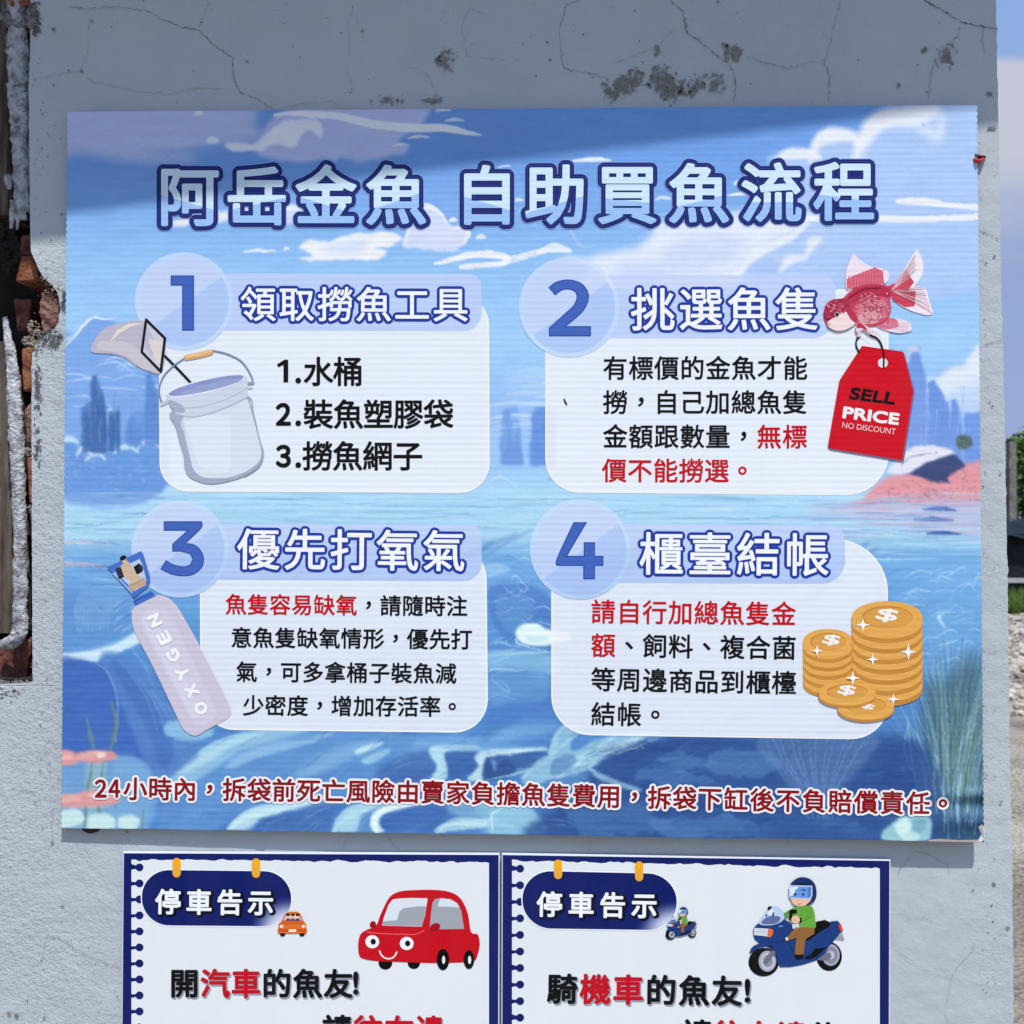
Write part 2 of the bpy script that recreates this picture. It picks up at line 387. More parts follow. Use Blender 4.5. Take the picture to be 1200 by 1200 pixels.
P = []; NC = 60
for y in ys:
    xl = float(np.interp(y, [a for a, b in LX], [b for a, b in LX])); xr = float(np.interp(y, [a for a, b in RX], [b for a, b in RX]))
    if 0 <= y < 801: xl += 1.6*(float(fbm(np.array(y/5.0), np.array(3.3), 9, 3))-.5)*(2.6 if 290 < y < 410 else .9)
    if 801 <= y < 812: pass
    xr += 2.2*(float(fbm(np.array(y/9.0), np.array(7.3), 19, 4))-.5) + (1.0 if rnd.random() < .05 else 0)
    t = np.linspace(0, 1, NC+1); P.append(np.stack([xl+(xr-xl)*t, np.full(NC+1, y)], 1))
P = np.concatenate(P); W3 = on_wall(P); nr = len(ys)
W3[:, 1] += .0022*(fbm(W3[:, 0]*5, W3[:, 2]*5, 77, 3)-.5)
idx = np.arange(nr*(NC+1)).reshape(nr, NC+1); q = np.stack([idx[:-1, :-1], idx[1:, :-1], idx[1:, 1:], idx[:-1, 1:]], -1).reshape(-1, 4)
mb = MB(); mb.add(W3, [tuple(r) for r in q], M_PL)
# the returns: plaster edge at the broken reveal and at the right end of the wall
le = W3[idx[:, 0]]; lb = le.copy(); lb[:, 1] += .016; k = nr-1
mb.add(np.concatenate([le, lb]), [(i, i+nr, i+nr+1, i+1) for i in range(k)], M_PL)
re_ = W3[idx[:, -1]]; rb_ = re_.copy(); rb_[:, 1] += .22; rb_[:, 0] += -.002
mb.add(np.concatenate([re_, rb_]), [(i, i+1, i+nr+1, i+nr) for i in range(k)], M_PL)
# hairline cracks and peeled paint lie in the same face
def crack(pts, wd, ox=0, oy=0, k=1.0):
    p = np.array(pts, float)/k+np.array([ox, oy]); o = []
    for a, b in zip(p[:-1], p[1:]):
        n = max(2, int(np.hypot(*(b-a))/2.2)); nv = np.array([-(b-a)[1], (b-a)[0]])/max(np.hypot(*(b-a)), 1e-6)
        for i in range(n): t = i/n; o.append(a+(b-a)*t+nv*rnd.gauss(0, .62))
    o.append(p[-1]); o = np.array(o); n = len(o)
    tn = np.gradient(o, axis=0); tn /= np.maximum(np.linalg.norm(tn, axis=1, keepdims=True), 1e-6); nm = np.stack([-tn[:, 1], tn[:, 0]], 1)
    ww = np.array([wd*.78*max(.12, .55+.5*rnd.gauss(0, .6)) for _ in range(n)]); ww[-1] *= .2; ww[0] *= .5
    v = np.concatenate([o+nm*ww[:, None]/2, o-nm*ww[:, None]/2])
    mb.add(on_wall(v, .0016), [(i, i+1, n+i+1, n+i) for i in range(n-1)], M_CRACK if wd > 1.05 else M_HAIR)
for pts, wd in (([(160, 15), (200, 20), (260, 15), (345, 25), (380, 45), (430, 65), (465, 68), (490, 95), (545, 135), (548, 185), (560, 215), (600, 230), (640, 258)], 1.1), ([(80, 185), (130, 175), (185, 165), (215, 190), (260, 200), (330, 215), (400, 220), (470, 205), (530, 210)], .6), ([(210, 20), (205, 130), (185, 165)], .5), ([(490, 5), (475, 40), (465, 68)], .6), ([(830, 10), (815, 60), (820, 120), (810, 160), (825, 200)], .45), ([(935, 155), (980, 160), (1005, 180), (1020, 215), (1020, 240)], .5), ([(1150, 40), (1100, 20), (1080, 60), (1095, 130), (1190, 140)], .5), ([(670, 250), (740, 240), (780, 235), (800, 255)], .6), ([(655, 48), (670, 58)], .7)): crack(pts, wd, 0, 0, 2)
for pts, wd in (([(370, 0), (400, 25), (410, 75), (445, 100), (480, 130), (510, 150), (525, 190), (520, 242)], 1.5), ([(545, 130), (590, 145), (640, 160), (700, 145), (735, 140), (745, 100), (755, 60), (770, 0)], 1.0), ([(730, 140), (745, 180), (740, 240)], 1.2), ([(965, 0), (1010, 25), (1050, 50), (1090, 60), (1138, 68)], 1.7), ([(1050, 60), (1045, 85), (1005, 120), (985, 160), (975, 235)], 1.0), ([(130, 10), (110, 70), (120, 160), (175, 170), (225, 185), (215, 245)], .9), ([(235, 150), (340, 110), (370, 75), (400, 65)], .6), ([(1105, 65), (1102, 95), (1110, 130)], .9), ([(100, -10), (130, 10), (160, 0)], .8)): crack(pts, wd, 600, 0, 2)
for pts, wd in (([(1147, 408), (1155, 404), (1167, 400), (1175, 399)], 1.2), ([(1147, 540), (1161, 539), (1177, 540)], .8), ([(1148, 762), (1160, 766), (1172, 763), (1182, 764)], 1.1), ([(1147, 270), (1160, 275), (1172, 281)], 1.3)): crack(pts, wd)
for pts, wd in (([(100, 30), (150, 65), (180, 80), (210, 100)], .6), ([(40, 370), (100, 385), (150, 400), (175, 420), (212, 405)], .7), ([(190, 425), (180, 490), (185, 560), (170, 590)], .7), ([(160, 890), (200, 895), (240, 920), (280, 945), (330, 970), (380, 990), (430, 1003)], 1.0), ([(330, 750), (425, 815)], .5), ([(160, 890), (155, 960), (110, 1000)], .4), ([(360, 1200), (420, 1160)], .5), ([(60, 640), (130, 655), (175, 650)], .4)): crack(pts, wd, 0, 800, 3)
for pts, wd in (([(95, 960), (150, 1000), (210, 1030), (270, 1050), (290, 1010), (340, 960), (350, 930)], .6), ([(110, 850), (170, 840), (240, 870)], .6), ([(130, 640), (110, 670), (90, 700)], .7), ([(150, 620), (210, 640), (260, 670), (270, 700)], .6), ([(270, 1050), (250, 1160), (262, 1210)], .5), ([(420, 900), (460, 905)], .6)): crack(pts, wd, 1020, 780, 2.857)
for pts in ([(410, 975), (405, 985), (400, 997)], [(455, 978), (460, 990), (468, 997)], [(690, 980), (692, 990), (688, 1000)], [(178, 985), (190, 990), (206, 987)], [(920, 990), (925, 985)]): crack(pts, .7)
def peel(cx, cy, rx, ry, dens=.5, ang=0, lift=.0017, mat=None, sc=6.0, sd=0):
    ca, sa = math.cos(math.radians(ang)), math.sin(math.radians(ang)); st = .8; V = []; Fc = []
    gx = np.arange(-rx*1.2, rx*1.2, st); gy = np.arange(-ry*1.2, ry*1.2, st)
    for u in gx:
        for v in gy:
            d = math.hypot(u/rx, v/ry); x, y = cx+u*ca-v*sa, cy+u*sa+v*ca
            nn = float(fbm(np.array(x/sc), np.array(y/sc), 101+sd, 4))
            if nn+(1-d)*.34 > 1-dens*.55:
                j = lambda: rnd.uniform(-.22, .22); b = len(V)
                V += [(x+j(), y+j()), (x+st*1.02+j(), y+j()), (x+st*1.02+j(), y+st*1.02+j()), (x+j(), y+st*1.02+j())]; Fc.append((b, b+3, b+2, b+1))
    if Fc: mb.add(on_wall(np.array(V), lift), Fc, mat or M_PEEL)
peel(733, 98, 22, 12, .82, -25, sc=3.4); peel(780, 98, 18, 15, .88, 40, sc=3.4); peel(802, 108, 8, 5, .8); peel(815, 100, 9, 15, .66, 30, sc=3); peel(838, 97, 12, 12, .56, sc=3); peel(860, 60, 9, 10, .9, sc=4); peel(850, 52, 5, 3, .8); peel(769, 58, 4, 6, .75)
peel(1108, 66, 11, 14, .68, 20, sc=3); peel(1082, 58, 3.5, 3, 1.0); peel(1053, 99, 1.8, 3, 1.2); peel(523, 69, 14, 16, .52, sc=2.5); peel(513, 72, 3.5, 10, .7, sc=2.5); peel(455, 117, 20, 6, .55, sc=3); peel(505, 117, 16, 6, .55, sc=3); peel(768, 79, 8, 3, .6)
peel(75, 350, 4, 16, .6, sc=3, mat=M_CRACK); peel(60, 398, 16, 12, .60, sc=2.5, mat=M_CRACK); peel(43, 450, 6, 46, .52, sc=2.5, mat=M_CRACK); peel(42, 20, 6, 24, .62, sc=3, mat=M_CRACK); peel(44, 520, 6, 40, .42, sc=2.5, mat=M_CRACK)
peel(1162, 150, 4, 2, .95); peel(1160, 110, 3, 2, .9)
for cx, cy, r in ((107, 24, 1.6), (95, 82, 1.5), (289, 72, 1.4), (424, 36, 1.2), (466, 117, 1.2), (62, 34, 2.2), (61, 987, 1.6), (148, 975, 1.4), (1140, 1043, 1.2), (1164, 1036, 2.6), (1156, 908, 1.0), (1173, 940, 1.4), (1181, 1087, 2.0), (19, 1190, 2), (10, 1188, 2.2), (51, 1192, 1.6), (1153, 905, .9), (1165, 300, 1.2), (1160, 470, 1.0), (1155, 553, 1.0), (1172, 555, 1.0)):
    peel(cx, cy, r*.9, r*.7, 1.3, rnd.uniform(0, 90), sd=int(cx))
for i in range(520):   # pinholes, thicker towards the left edge and the right end
    u = rnd.random()
    if u < .45: x, y = 38+abs(rnd.gauss(0, 18)), rnd.uniform(0, 990)
    elif u < .65: x, y = rnd.uniform(1146, 1167), rnd.uniform(150, 1200)
    elif u < .85: x, y = rnd.uniform(40, 1165), rnd.uniform(0, 120)
    else: x, y = rnd.uniform(0, 140), rnd.uniform(810, 1200)
    r = abs(rnd.gauss(0, .34))+.22; a = np.linspace(0, 6.28, 6, endpoint=False)
    mb.add(on_wall(np.stack([x+r*np.cos(a)*rnd.uniform(.7, 1.5), y+r*np.sin(a)], 1), .0017), [(0, 5, 4, 3, 2, 1)], M_CRACK)
# crusts of rough mortar standing proud round the broken edge
def crumbs(cx, cy, rx, ry, n, mat, size=(.0012, .004), depth=0.0):
    for i in range(n):
        a = rnd.uniform(0, 6.28); r = rnd.random()**.5; c = on_y([[cx+rx*r*math.cos(a), cy+ry*r*math.sin(a)]], depth)[0]; s_ = rnd.uniform(*size)
        b = bmesh.new(); bmesh.ops.create_icosphere(b, subdivisions=1, radius=s_)
        v = np.array([list(q.co) for q in b.verts]); v *= np.array([[rnd.uniform(.7, 1.4), rnd.uniform(.4, .8), rnd.uniform(.6, 1.3)]]); v += nrs.uniform(-s_*.25, s_*.25, v.shape)
        mb.add(v+c, [tuple(x.index for x in f.verts) for f in b.faces], mat); b.free()
crumbs(62, 338, 9, 10, 20, M_TAN, (.0007, .0019)); crumbs(58, 394, 14, 7, 60, M_MORT, (.0007, .002)); crumbs(38, 20, 5, 16, 70, M_MORT); crumbs(44, 405, 8, 6, 34, M_TAN, (.0007, .0022)); crumbs(42, 440, 4, 30, 22, M_MORT, (.0006, .0015)); crumbs(52, 328, 4, 8, 12, M_TAN, (.0006, .0018))
crumbs(14, 812, 20, 8, 40, M_WPAINT, (.001, .0035)); crumbs(20, 822, 24, 12, 20, M_PL, (.0008, .002))
mb.build('plaster', wall, smooth=False)
for p_ in bpy.data.objects['plaster'].data.polygons: p_.use_smooth = p_.index < len(q)
# masonry body behind the plaster
def box(mb_, x0, x1, y0, y1, z0, z1, mat, jit=0):
    v = np.array([(x, y, z) for x in (x0, x1) for y in (y0, y1) for z in (z0, z1)], float)
    if jit: v += nrs.uniform(-jit, jit, v.shape)
    mb_.add(v, [(0, 1, 3, 2), (4, 6, 7, 5), (0, 4, 5, 1), (2, 3, 7, 6), (0, 2, 6, 4), (1, 5, 7, 3)], mat)
def wx(px, y=0.0): return on_y([[px, 600]], y)[0][0]
def wz(py, y=0.0): return on_y([[600, py]], y)[0][2]
mb = MB()
ZT = 3.1
xr = wx(1163); xc = wx(72)
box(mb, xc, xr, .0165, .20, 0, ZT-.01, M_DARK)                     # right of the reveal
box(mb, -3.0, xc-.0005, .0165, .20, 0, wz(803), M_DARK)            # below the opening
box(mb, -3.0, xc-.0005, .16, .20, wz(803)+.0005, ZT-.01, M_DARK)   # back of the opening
mb.build('masonry_core', wall)
mb = MB(); box(mb, -3.0, wx(-262), .0005, .0164, 0, ZT-.01, M_CORE); box(mb, -3.0, xr+.01, .2005, .215, 0, ZT-.01, M_CORE); mb.build('rear_plaster', wall)
# bricks showing in the reveal, each with its own chips
def brick(pts, y0, y1, mat, chip=.0015, cuts=4):
    """a brick seen end on: outline on the print plane y0, thickness back to y1, weathered"""
    c = np.mean(np.asarray(pts, float), 0); bm = bmesh.new()
    f = on_y(pts, y0); r_ = f.copy(); r_[:, 1] = y1; n = len(pts)
    vf = [bm.verts.new(x) for x in f]; vb = [bm.verts.new(x) for x in r_]
    bm.faces.new(vf[::-1]); bm.faces.new(vb)
    for i in range(n): bm.faces.new([vf[i], vf[(i+1) % n], vb[(i+1) % n], vb[i]])
    bmesh.ops.bevel(bm, geom=bm.edges[:], offset=.002, segments=1, affect='EDGES')
    bmesh.ops.triangulate(bm, faces=bm.faces[:]); bmesh.ops.subdivide_edges(bm, edges=bm.edges[:], cuts=cuts, use_grid_fill=True)
    bmesh.ops.recalc_face_normals(bm, faces=bm.faces[:])
    for v in bm.verts:
        p = np.array(v.co); s_ = (float(fbm(np.array(p[0]*150+p[1]*90), np.array(p[2]*150+p[1]*60), 5, 3))-.5)*2*chip
        v.co += v.normal*s_
    me = bpy.data.meshes.new('brick'); o = bpy.data.objects.new('brick', me); COL.objects.link(o); o.parent = wall
    for v in bm.verts: v.co -= wall.location
    bm.to_mesh(me); bm.free(); me.materials.append(mat); return o
brick([(6, -30), (34, -30), (34, 6), (26, 9), (8, 7)], .010, .12, M_BRICK, .003)
brick([(24, 276), (37, 274), (38, 299), (23, 300)], .030, .13, M_BRICKD)
brick([(24, 300), (38, 299), (47, 329), (18, 330)], .012, .12, M_BRICK)
brick([(47, 342), (52, 337), (62, 343), (69, 356), (69, 372), (63, 385), (50, 392), (47, 372)], .006, .11, M_BRICKT, .004)
brick([(15, 350), (37, 350), (34, 378), (30, 388), (20, 388)], .045, .14, M_BRICKD)
brick([(24, 408), (38, 404), (38, 456), (27, 458)], .008, .12, M_BRICK)
brick([(34, 472), (38.5, 469), (39, 521), (30, 518), (29, 484)], .010, .12, M_BRICKT, .003)
brick([(31, 537), (38.5, 536), (39, 591), (34, 590)], .006, .12, M_BRICK)
brick([(35, 600), (38.5, 600), (39, 652), (37.5, 652)], .008, .12, M_BRICKT)
brick([(-8, 752), (37, 750), (33, 782), (31, 797), (-8, 796)], .050, .15, M_BRICKD, .002)
brick([(-60, 752), (-12, 752), (-12, 796), (-60, 796)], .050, .15, M_BRICK, .002)
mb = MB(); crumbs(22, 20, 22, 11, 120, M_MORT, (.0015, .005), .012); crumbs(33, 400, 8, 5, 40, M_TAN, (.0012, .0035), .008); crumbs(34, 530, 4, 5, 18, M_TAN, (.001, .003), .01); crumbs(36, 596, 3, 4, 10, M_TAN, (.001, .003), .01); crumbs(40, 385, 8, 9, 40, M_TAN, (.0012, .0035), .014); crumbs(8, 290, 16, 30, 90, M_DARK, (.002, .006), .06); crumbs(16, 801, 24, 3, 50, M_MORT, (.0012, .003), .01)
mb.build('mortar', wall)

# weathered timber standing in the opening, and the paint-crusted pipe
tm = MB()
zt, zb = ZT-.02, wz(804)+.0005
def board_col(px_l, px_r, y0, y1, pz0, pz1, mat):
    n = 40; V = []; 
    for i in range(n+1):
        py = pz0+(pz1-pz0)*i/n; z = on_y([[0, py]], y0)[0][2]; jr = .9*(float(fbm(np.array(py/16.0), np.array(1.1), 3, 3))-.5)*2
        xl, xr_ = on_y([[px_l, py]], y0)[0][0], on_y([[px_r(py)+jr, py]], y0)[0][0]
        V += [(xl, y0, z), (xr_-.004, y0, z), (xr_, y0+.004, z), (xr_, y1, z), (xl, y1, z)]
    Fc = []
    for i in range(n):
        for j in range(5): a, b = i*5+j, i*5+(j+1) % 5; Fc.append((a, b, b+5, a+5)[::-1])
    Fc += [(0, 1, 2, 3, 4), tuple(n*5+j for j in (4, 3, 2, 1, 0))]
    tm.add(V, Fc, mat)
board_col(-70, lambda y: 12-2*math.sin(y/70), .055, .12, -500, 252, M_TIMB)
o = tm.build('timber_post', None); tag(o, 'short dark timber post end at the upper left edge, above the hole', 'post')
tm = MB(); board_col(-70, lambda y: 14+2*math.sin(y/90), .050, .12, 400, 742, M_TIMB)
o = tm.build('timber_post', None); tag(o, 'grey brown weathered timber post left of the lower white crusted pipe', 'post')
def crusted_tube(path, rads, y0, seed, mat, flat=.7, rough=.0016):
    p = catmull([(a, b) for a, b, c in path], False, 14); yy = catmull([(c, 0) for a, b, c in path], False, 14)[:, 0]
    rr = np.interp(np.linspace(0, 1, len(p)), np.linspace(0, 1, len(rads)), rads)*.00112
    c3 = np.stack([on_y([q], y)[0] for q, y in zip(p, yy)]); n = len(c3); K = 18; V = []
    tn = np.gradient(c3, axis=0); tn /= np.linalg.norm(tn, axis=1, keepdims=True)
    for i in range(n):
        e1 = np.cross(tn[i], [0, 1, 0]); e1 /= np.linalg.norm(e1); e2 = np.cross(e1, tn[i])
        for k2 in range(K):
            a = 2*math.pi*k2/K; d = math.cos(a)*e1+flat*math.sin(a)*e2
            s_ = 1+ (float(fbm(np.array(c3[i][2]*130+seed), np.array(k2*.9), seed, 4))-.5)*rough/ .0016*.85
            V.append(c3[i]+d*rr[i]*s_)
    Fc = [(i*K+k2, i*K+(k2+1) % K, (i+1)*K+(k2+1) % K, (i+1)*K+k2) for i in range(n-1) for k2 in range(K)] + [tuple(range(K))[::-1], tuple((n-1)*K+k2 for k2 in range(K))]
    m_ = MB(); m_.add(V, Fc, mat); return m_
m_ = crusted_tube([(21, -60, .02), (21, 30, .02), (22, 90, .02), (24, 160, .02), (26, 220, .02), (25, 258, .022)], [13, 13, 13, 11.5, 10, 8], .02, 3, M_WPAINT)
for a, b, r0 in (((16, 235), (13, 268), 3.6), ((22, 240), (20, 269), 2.6), ((31, 220), (33, 248), 2.6), ((9, 205), (11, 222), 4.5)):   # paint drips at its broken end
    d = crusted_tube([(a[0], a[1], .018), ((a[0]+b[0])/2, (a[1]+b[1])/2, .018), (b[0], b[1], .02)], [r0, r0, r0*.5], .02, 5, M_WPAINT); m_.add(np.concatenate(d.v), d.f, M_WPAINT)
o = m_.build('crusted_pipe', None, True); tag(o, 'upper white paint-crusted pipe with a broken dripping end, along the reveal', 'pipe', 'paint-crusted pipes in the broken reveal')
m_ = crusted_tube([(6, 372, .05), (9, 392, .04), (12, 412, .03), (16, 450, .025), (19, 500, .022), (21, 550, .022), (23.5, 620, .022), (24, 690, .022), (24.5, 730, .022), (22, 745, .022), (14, 752, .024), (4, 756, .03)], [3, 4.5, 6, 8.5, 9.5, 8.5, 8.5, 8.5, 8.5, 9, 8, 7], .02, 13, M_WPAINT)
o = m_.build('crusted_pipe', None, True); tag(o, 'lower white paint-crusted pipe that bends left at its foot, along the reveal', 'pipe', 'paint-crusted pipes in the broken reveal')

# ------------------------------------------------------------------ the sloping roof whose edge shades the top of the wall
T = .95
pA = on_wall([[60, 247]])[0]+SUNV*T; pB = on_wall([[1150, 114]])[0]+SUNV*T; d = (pB-pA)/np.linalg.norm(pB-pA)
eA, eB = pA-d*2.4, pB+d*.55
mb = MB(); up = np.array([0, 0, .012]); back = np.array([0, .9, .10])
def slab(a, b, dz): 
    v = np.array([a, b, b+back, a+back]); v2 = v+np.array([0, 0, dz]); mb.add(np.concatenate([v, v2]), [(0, 1, 2, 3), (7, 6, 5, 4), (0, 4, 5, 1), (1, 5, 6, 2), (2, 6, 7, 3), (3, 7, 4, 0)], M_ROOF)
M_ROOF = rough_mat('grey roof sheet', (.20, .21, .22), (.30, .31, .32), 12, .001, .6)
slab(eA, eB, .014); roof = mb.build('roof_overhang', None); tag(roof, 'sloping grey roof overhang above the wall, its edge casting the slanted shade', 'roof')
mb = MB(); fa, fb = eA+np.array([0, -.021, .0]), eB+np.array([0, -.021, .0])
v = np.array([fa, fb, fb+[0, .02, 0], fa+[0, .02, 0]]); mb.add(np.concatenate([v, v+[0, 0, .09]]), [(0, 1, 2, 3), (7, 6, 5, 4), (0, 4, 5, 1), (1, 5, 6, 2), (2, 6, 7, 3), (3, 7, 4, 0)], M_ROOF); mb.build('fascia', roof)

# ------------------------------------------------------------------ ground and what stands behind, to the right of the wall
def ground_mat():
    m, n, l, b = node_mat('beige gravel and worn concrete'); b.inputs['Roughness'].default_value = .95
    ge = n.new('ShaderNodeNewGeometry')
    def noise(sc, det=5, r=.6):
        t = n.new('ShaderNodeTexNoise'); t.inputs['Scale'].default_value = sc; t.inputs['Detail'].default_value = det; t.inputs['Roughness'].default_value = r; l(ge.outputs['Position'], t.inputs['Vector']); return t
    a = noise(.55); r1 = n.new('ShaderNodeValToRGB'); r1.color_ramp.elements[0].position = .4; r1.color_ramp.elements[1].position = .6; r1.color_ramp.elements[0].color = (.205, .175, .135, 1); r1.color_ramp.elements[1].color = (.38, .335, .265, 1); l(a.outputs['Fac'], r1.inputs[0])
    vo = n.new('ShaderNodeTexVoronoi'); vo.inputs['Scale'].default_value = 42; l(ge.outputs['Position'], vo.inputs['Vector'])
    r2 = n.new('ShaderNodeValToRGB'); r2.color_ramp.elements[0].color = (.42, .42, .42, 1); r2.color_ramp.elements[1].color = (1.25, 1.22, 1.15, 1); l(vo.outputs['Color'], r2.inputs[0])
    bnd = noise(1.3); mk = n.new('ShaderNodeValToRGB'); mk.color_ramp.elements[0].position = .42; mk.color_ramp.elements[1].position = .56; l(bnd.outputs['Fac'], mk.inputs[0])
    mu = n.new('ShaderNodeMixRGB'); mu.blend_type = 'MULTIPLY'; l(mk.outputs[0], mu.inputs[0]); l(r1.outputs[0], mu.inputs[1]); l(r2.outputs[0], mu.inputs[2])
    f = noise(60, 4); mu2 = n.new('ShaderNodeMixRGB'); mu2.blend_type = 'OVERLAY'; mu2.inputs[0].default_value = .5; l(mu.outputs[0], mu2.inputs[1]); l(f.outputs['Fac'], mu2.inputs[2]); l(mu2.outputs[0], b.inputs['Base Color'])
    bp = n.new('ShaderNodeBump'); bp.inputs['Distance'].default_value = .02; l(vo.outputs['Distance'], bp.inputs['Height']); l(bp.outputs[0], b.inputs['Normal'])
    return m
mb = MB(); G = 600
mb.add([(-G, -G, 0), (G, -G, 0), (G, G, 0), (-G, G, 0)], [(0, 1, 2, 3)], ground_mat()); tag(mb.build('ground'), kind='structure')
M_STONE = rough_mat('pale rubble', (.24, .21, .17), (.52, .47, .40), 9, .01)
mb = MB()
for i in range(900):
    y = rnd.uniform(8, 20.5); x = on_y([[rnd.uniform(1150, 1330), 700]], y)[0][0]; s_ = abs(rnd.gauss(0, .035))+.015
    bm = bmesh.new(); bmesh.ops.create_icosphere(bm, subdivisions=1, radius=s_); v = np.array([list(k.co) for k in bm.verts])*[[1.2, 1, .7]]+nrs.uniform(-s_*.25, s_*.25, (12 if len(bm.verts) == 12 else len(bm.verts), 3)); mb.add(v+[x, y, s_*.3], [tuple(k.index for k in f.verts) for f in bm.faces], M_STONE); bm.free()
tag(mb.build('rubble'), kind='stuff')
M_GRASS = rough_mat('weedy grass', (.06, .12, .02), (.16, .24, .05), 3, .01)
mb = MB()
for i in range(7000):
    y = 20.6+rnd.random()**1.3*2.6; x = on_y([[rnd.uniform(1140, 1420), 700]], y)[0][0]; h = rnd.uniform(.12, .42)*(1.2 if y > 22 else .8); a = rnd.uniform(0, 6.28); dx, dy = .02*math.cos(a), .02*math.sin(a); lx, ly = rnd.gauss(0, .10), rnd.gauss(0, .10)
    mb.add([(x-dx, y-dy, 0), (x+dx, y+dy, 0), (x+lx, y+ly, h)], [(0, 1, 2)], M_GRASS)
tag(mb.build('grass'), kind='stuff')
# low shed wrapped in black sheeting, with a pale rail along its foot
M_TARP = rough_mat('black sheeting', (.006, .007, .010), (.018, .020, .027), 3, .03, .5)
M_RAIL = rough_mat('pale rail', (.30, .32, .30), (.42, .43, .41), 20, .002)
sx0 = on_y([[1120, 650]], 24.0)[0][0]
shed = empty('sheeted_shed', (sx0+5, 24.0, 0), 'low dark shed wrapped in black sheeting behind the grass, right of the wall', 'shed')
mb = MB(); zt_ = wz(612, 24.0)
box(mb, sx0, sx0+11, 24.0, 26.5, .25, zt_-.22, M_TARP); mb.build('sheeting', shed)
mb = MB(); n = 40; V = []
for i in range(n+1):
    x = sx0-.3+11.6*i/n; s_ = .07*math.sin(i*1.7)+.05*math.sin(i*.6)
    V += [(x, 23.7, zt_-.30+s_*.6), (x, 25.2, zt_+.16+s_), (x, 26.8, zt_-.2)]
mb.add(V, [f for i in range(n) for f in ((i*3, i*3+3, i*3+4, i*3+1), (i*3+1, i*3+4, i*3+5, i*3+2))], M_TARP); o = mb.build('roof_sheet', shed, True)
mb = MB(); box(mb, sx0-.1, sx0+11, 23.93, 23.97, wz(680, 23.9), wz(674.5, 23.9), M_RAIL); mb.build('rail', shed)
mb = MB(); box(mb, sx0-.05, sx0+11, 24.02, 24.1, 0, .26, M_DARK); mb.build('foot', shed)
M_CONC = rough_mat('old concrete post', (.10, .095, .085), (.24, .225, .20), 5, .01)
mb = MB(); x0_, x1_ = on_y([[1183, 560]], 27.6)[0][0], on_y([[1191.5, 560]], 27.6)[0][0]
box(mb, x0_, x1_, 27.6, 27.8, 0, wz(517, 27.6), M_CONC, .006); o = mb.build('concrete_post'); tag(o, 'old grey concrete post in front of the trees, beside the right end of the wall', 'post')
mb = MB(); box(mb, x0_-.14, x0_-.03, 27.9, 28.0, 0, wz(513, 27.9), M_DARK, .006); o = mb.build('timber_pole'); tag(o, 'thin black pole standing close behind the concrete post', 'pole')
M_LEAF = [rough_mat('leaf '+c, a, b, 2.5, .001, .6) for c, a, b in (('dark', (.02, .05, .012), (.05, .10, .02)), ('mid', (.05, .11, .02), (.10, .19, .035)), ('light', (.10, .19, .03), (.17, .28, .06)))]
M_BARK = rough_mat('bark', (.05, .04, .03), (.12, .10, .08), 8, .01)
def tree(x, y, h, r, label, seed, dens=2600):
    R_ = random.Random(seed); t = empty('leafy_tree', (x, y, 0), label, 'tree', 'trees behind the shed')
    mb = MB(); K = 7; n = 6; V = []
    for i in range(n+1):
        f = i/n; rr = .16*(1-f*.7); V += [(x+rr*math.cos(6.283*k/K)+.15*f*f, y+rr*math.sin(6.283*k/K), h*.75*f) for k in range(K)]
    mb.add(V, [(i*K+k, i*K+(k+1) % K, (i+1)*K+(k+1) % K, (i+1)*K+k) for i in range(n) for k in range(K)], M_BARK)
    for j in range(6):
        a = R_.uniform(0, 6.28); z0 = h*R_.uniform(.35, .65); e = (x+r*.7*math.cos(a), y+r*.7*math.sin(a), z0+h*.25); w_ = .04
        mb.add([(x-w_, y, z0), (x+w_, y, z0), (x, y+w_, z0+.06), e], [(0, 1, 3), (1, 2, 3), (2, 0, 3)], M_BARK)
    mb.build('trunk', t)
    mb = MB(); cl = []
    for j in range(26):
        a = R_.uniform(0, 6.28); q = R_.random()**.5; z = R_.uniform(.12, .93); w_ = r*(1-abs(z-.45)*1.1); cl.append((x+w_*q*math.cos(a), y+w_*q*math.sin(a), h*z, R_.uniform(.35, .7)))
    for i in range(dens):
        cx, cy, cz, cr_ = cl[R_.randrange(len(cl))]; d = np.array([R_.gauss(0, 1), R_.gauss(0, 1), R_.gauss(0, .8)]); d /= np.linalg.norm(d); p = np.array([cx, cy, cz])+d*cr_*R_.uniform(.55, 1.05)
        u = np.array([R_.gauss(0, 1), R_.gauss(0, 1), R_.gauss(0, .6)]); u /= np.linalg.norm(u); v = np.cross(u, d+.01); v /= max(np.linalg.norm(v), 1e-6); L_ = R_.uniform(.06, .15)
        mb.add([p-u*L_, p+v*L_*.45, p+u*L_, p-v*L_*.45], [(0, 1, 2, 3)], M_LEAF[min(2, int(R_.random()*3))])
    mb.build('crown', t)
for px, yy, pz, r, lb, sd in ((1207, 30.5, 494, 1.3, 'bright green leafy tree rising behind the concrete post', 1), (1250, 31, 470, 1.7, 'leafy tree second from the wall, behind the black shed', 2), (1318, 32, 440, 2.2, 'leafy tree third from the wall, behind the black shed', 3), (1168, 33, 530, 1.2, 'leafy tree partly hidden by the right end of the wall', 4), (1420, 32, 430, 2.4, 'leafy tree farthest right beyond the black shed', 5)):
    tree(on_y([[px, 600]], yy)[0][0], yy, wz(pz, yy), r, lb, sd)

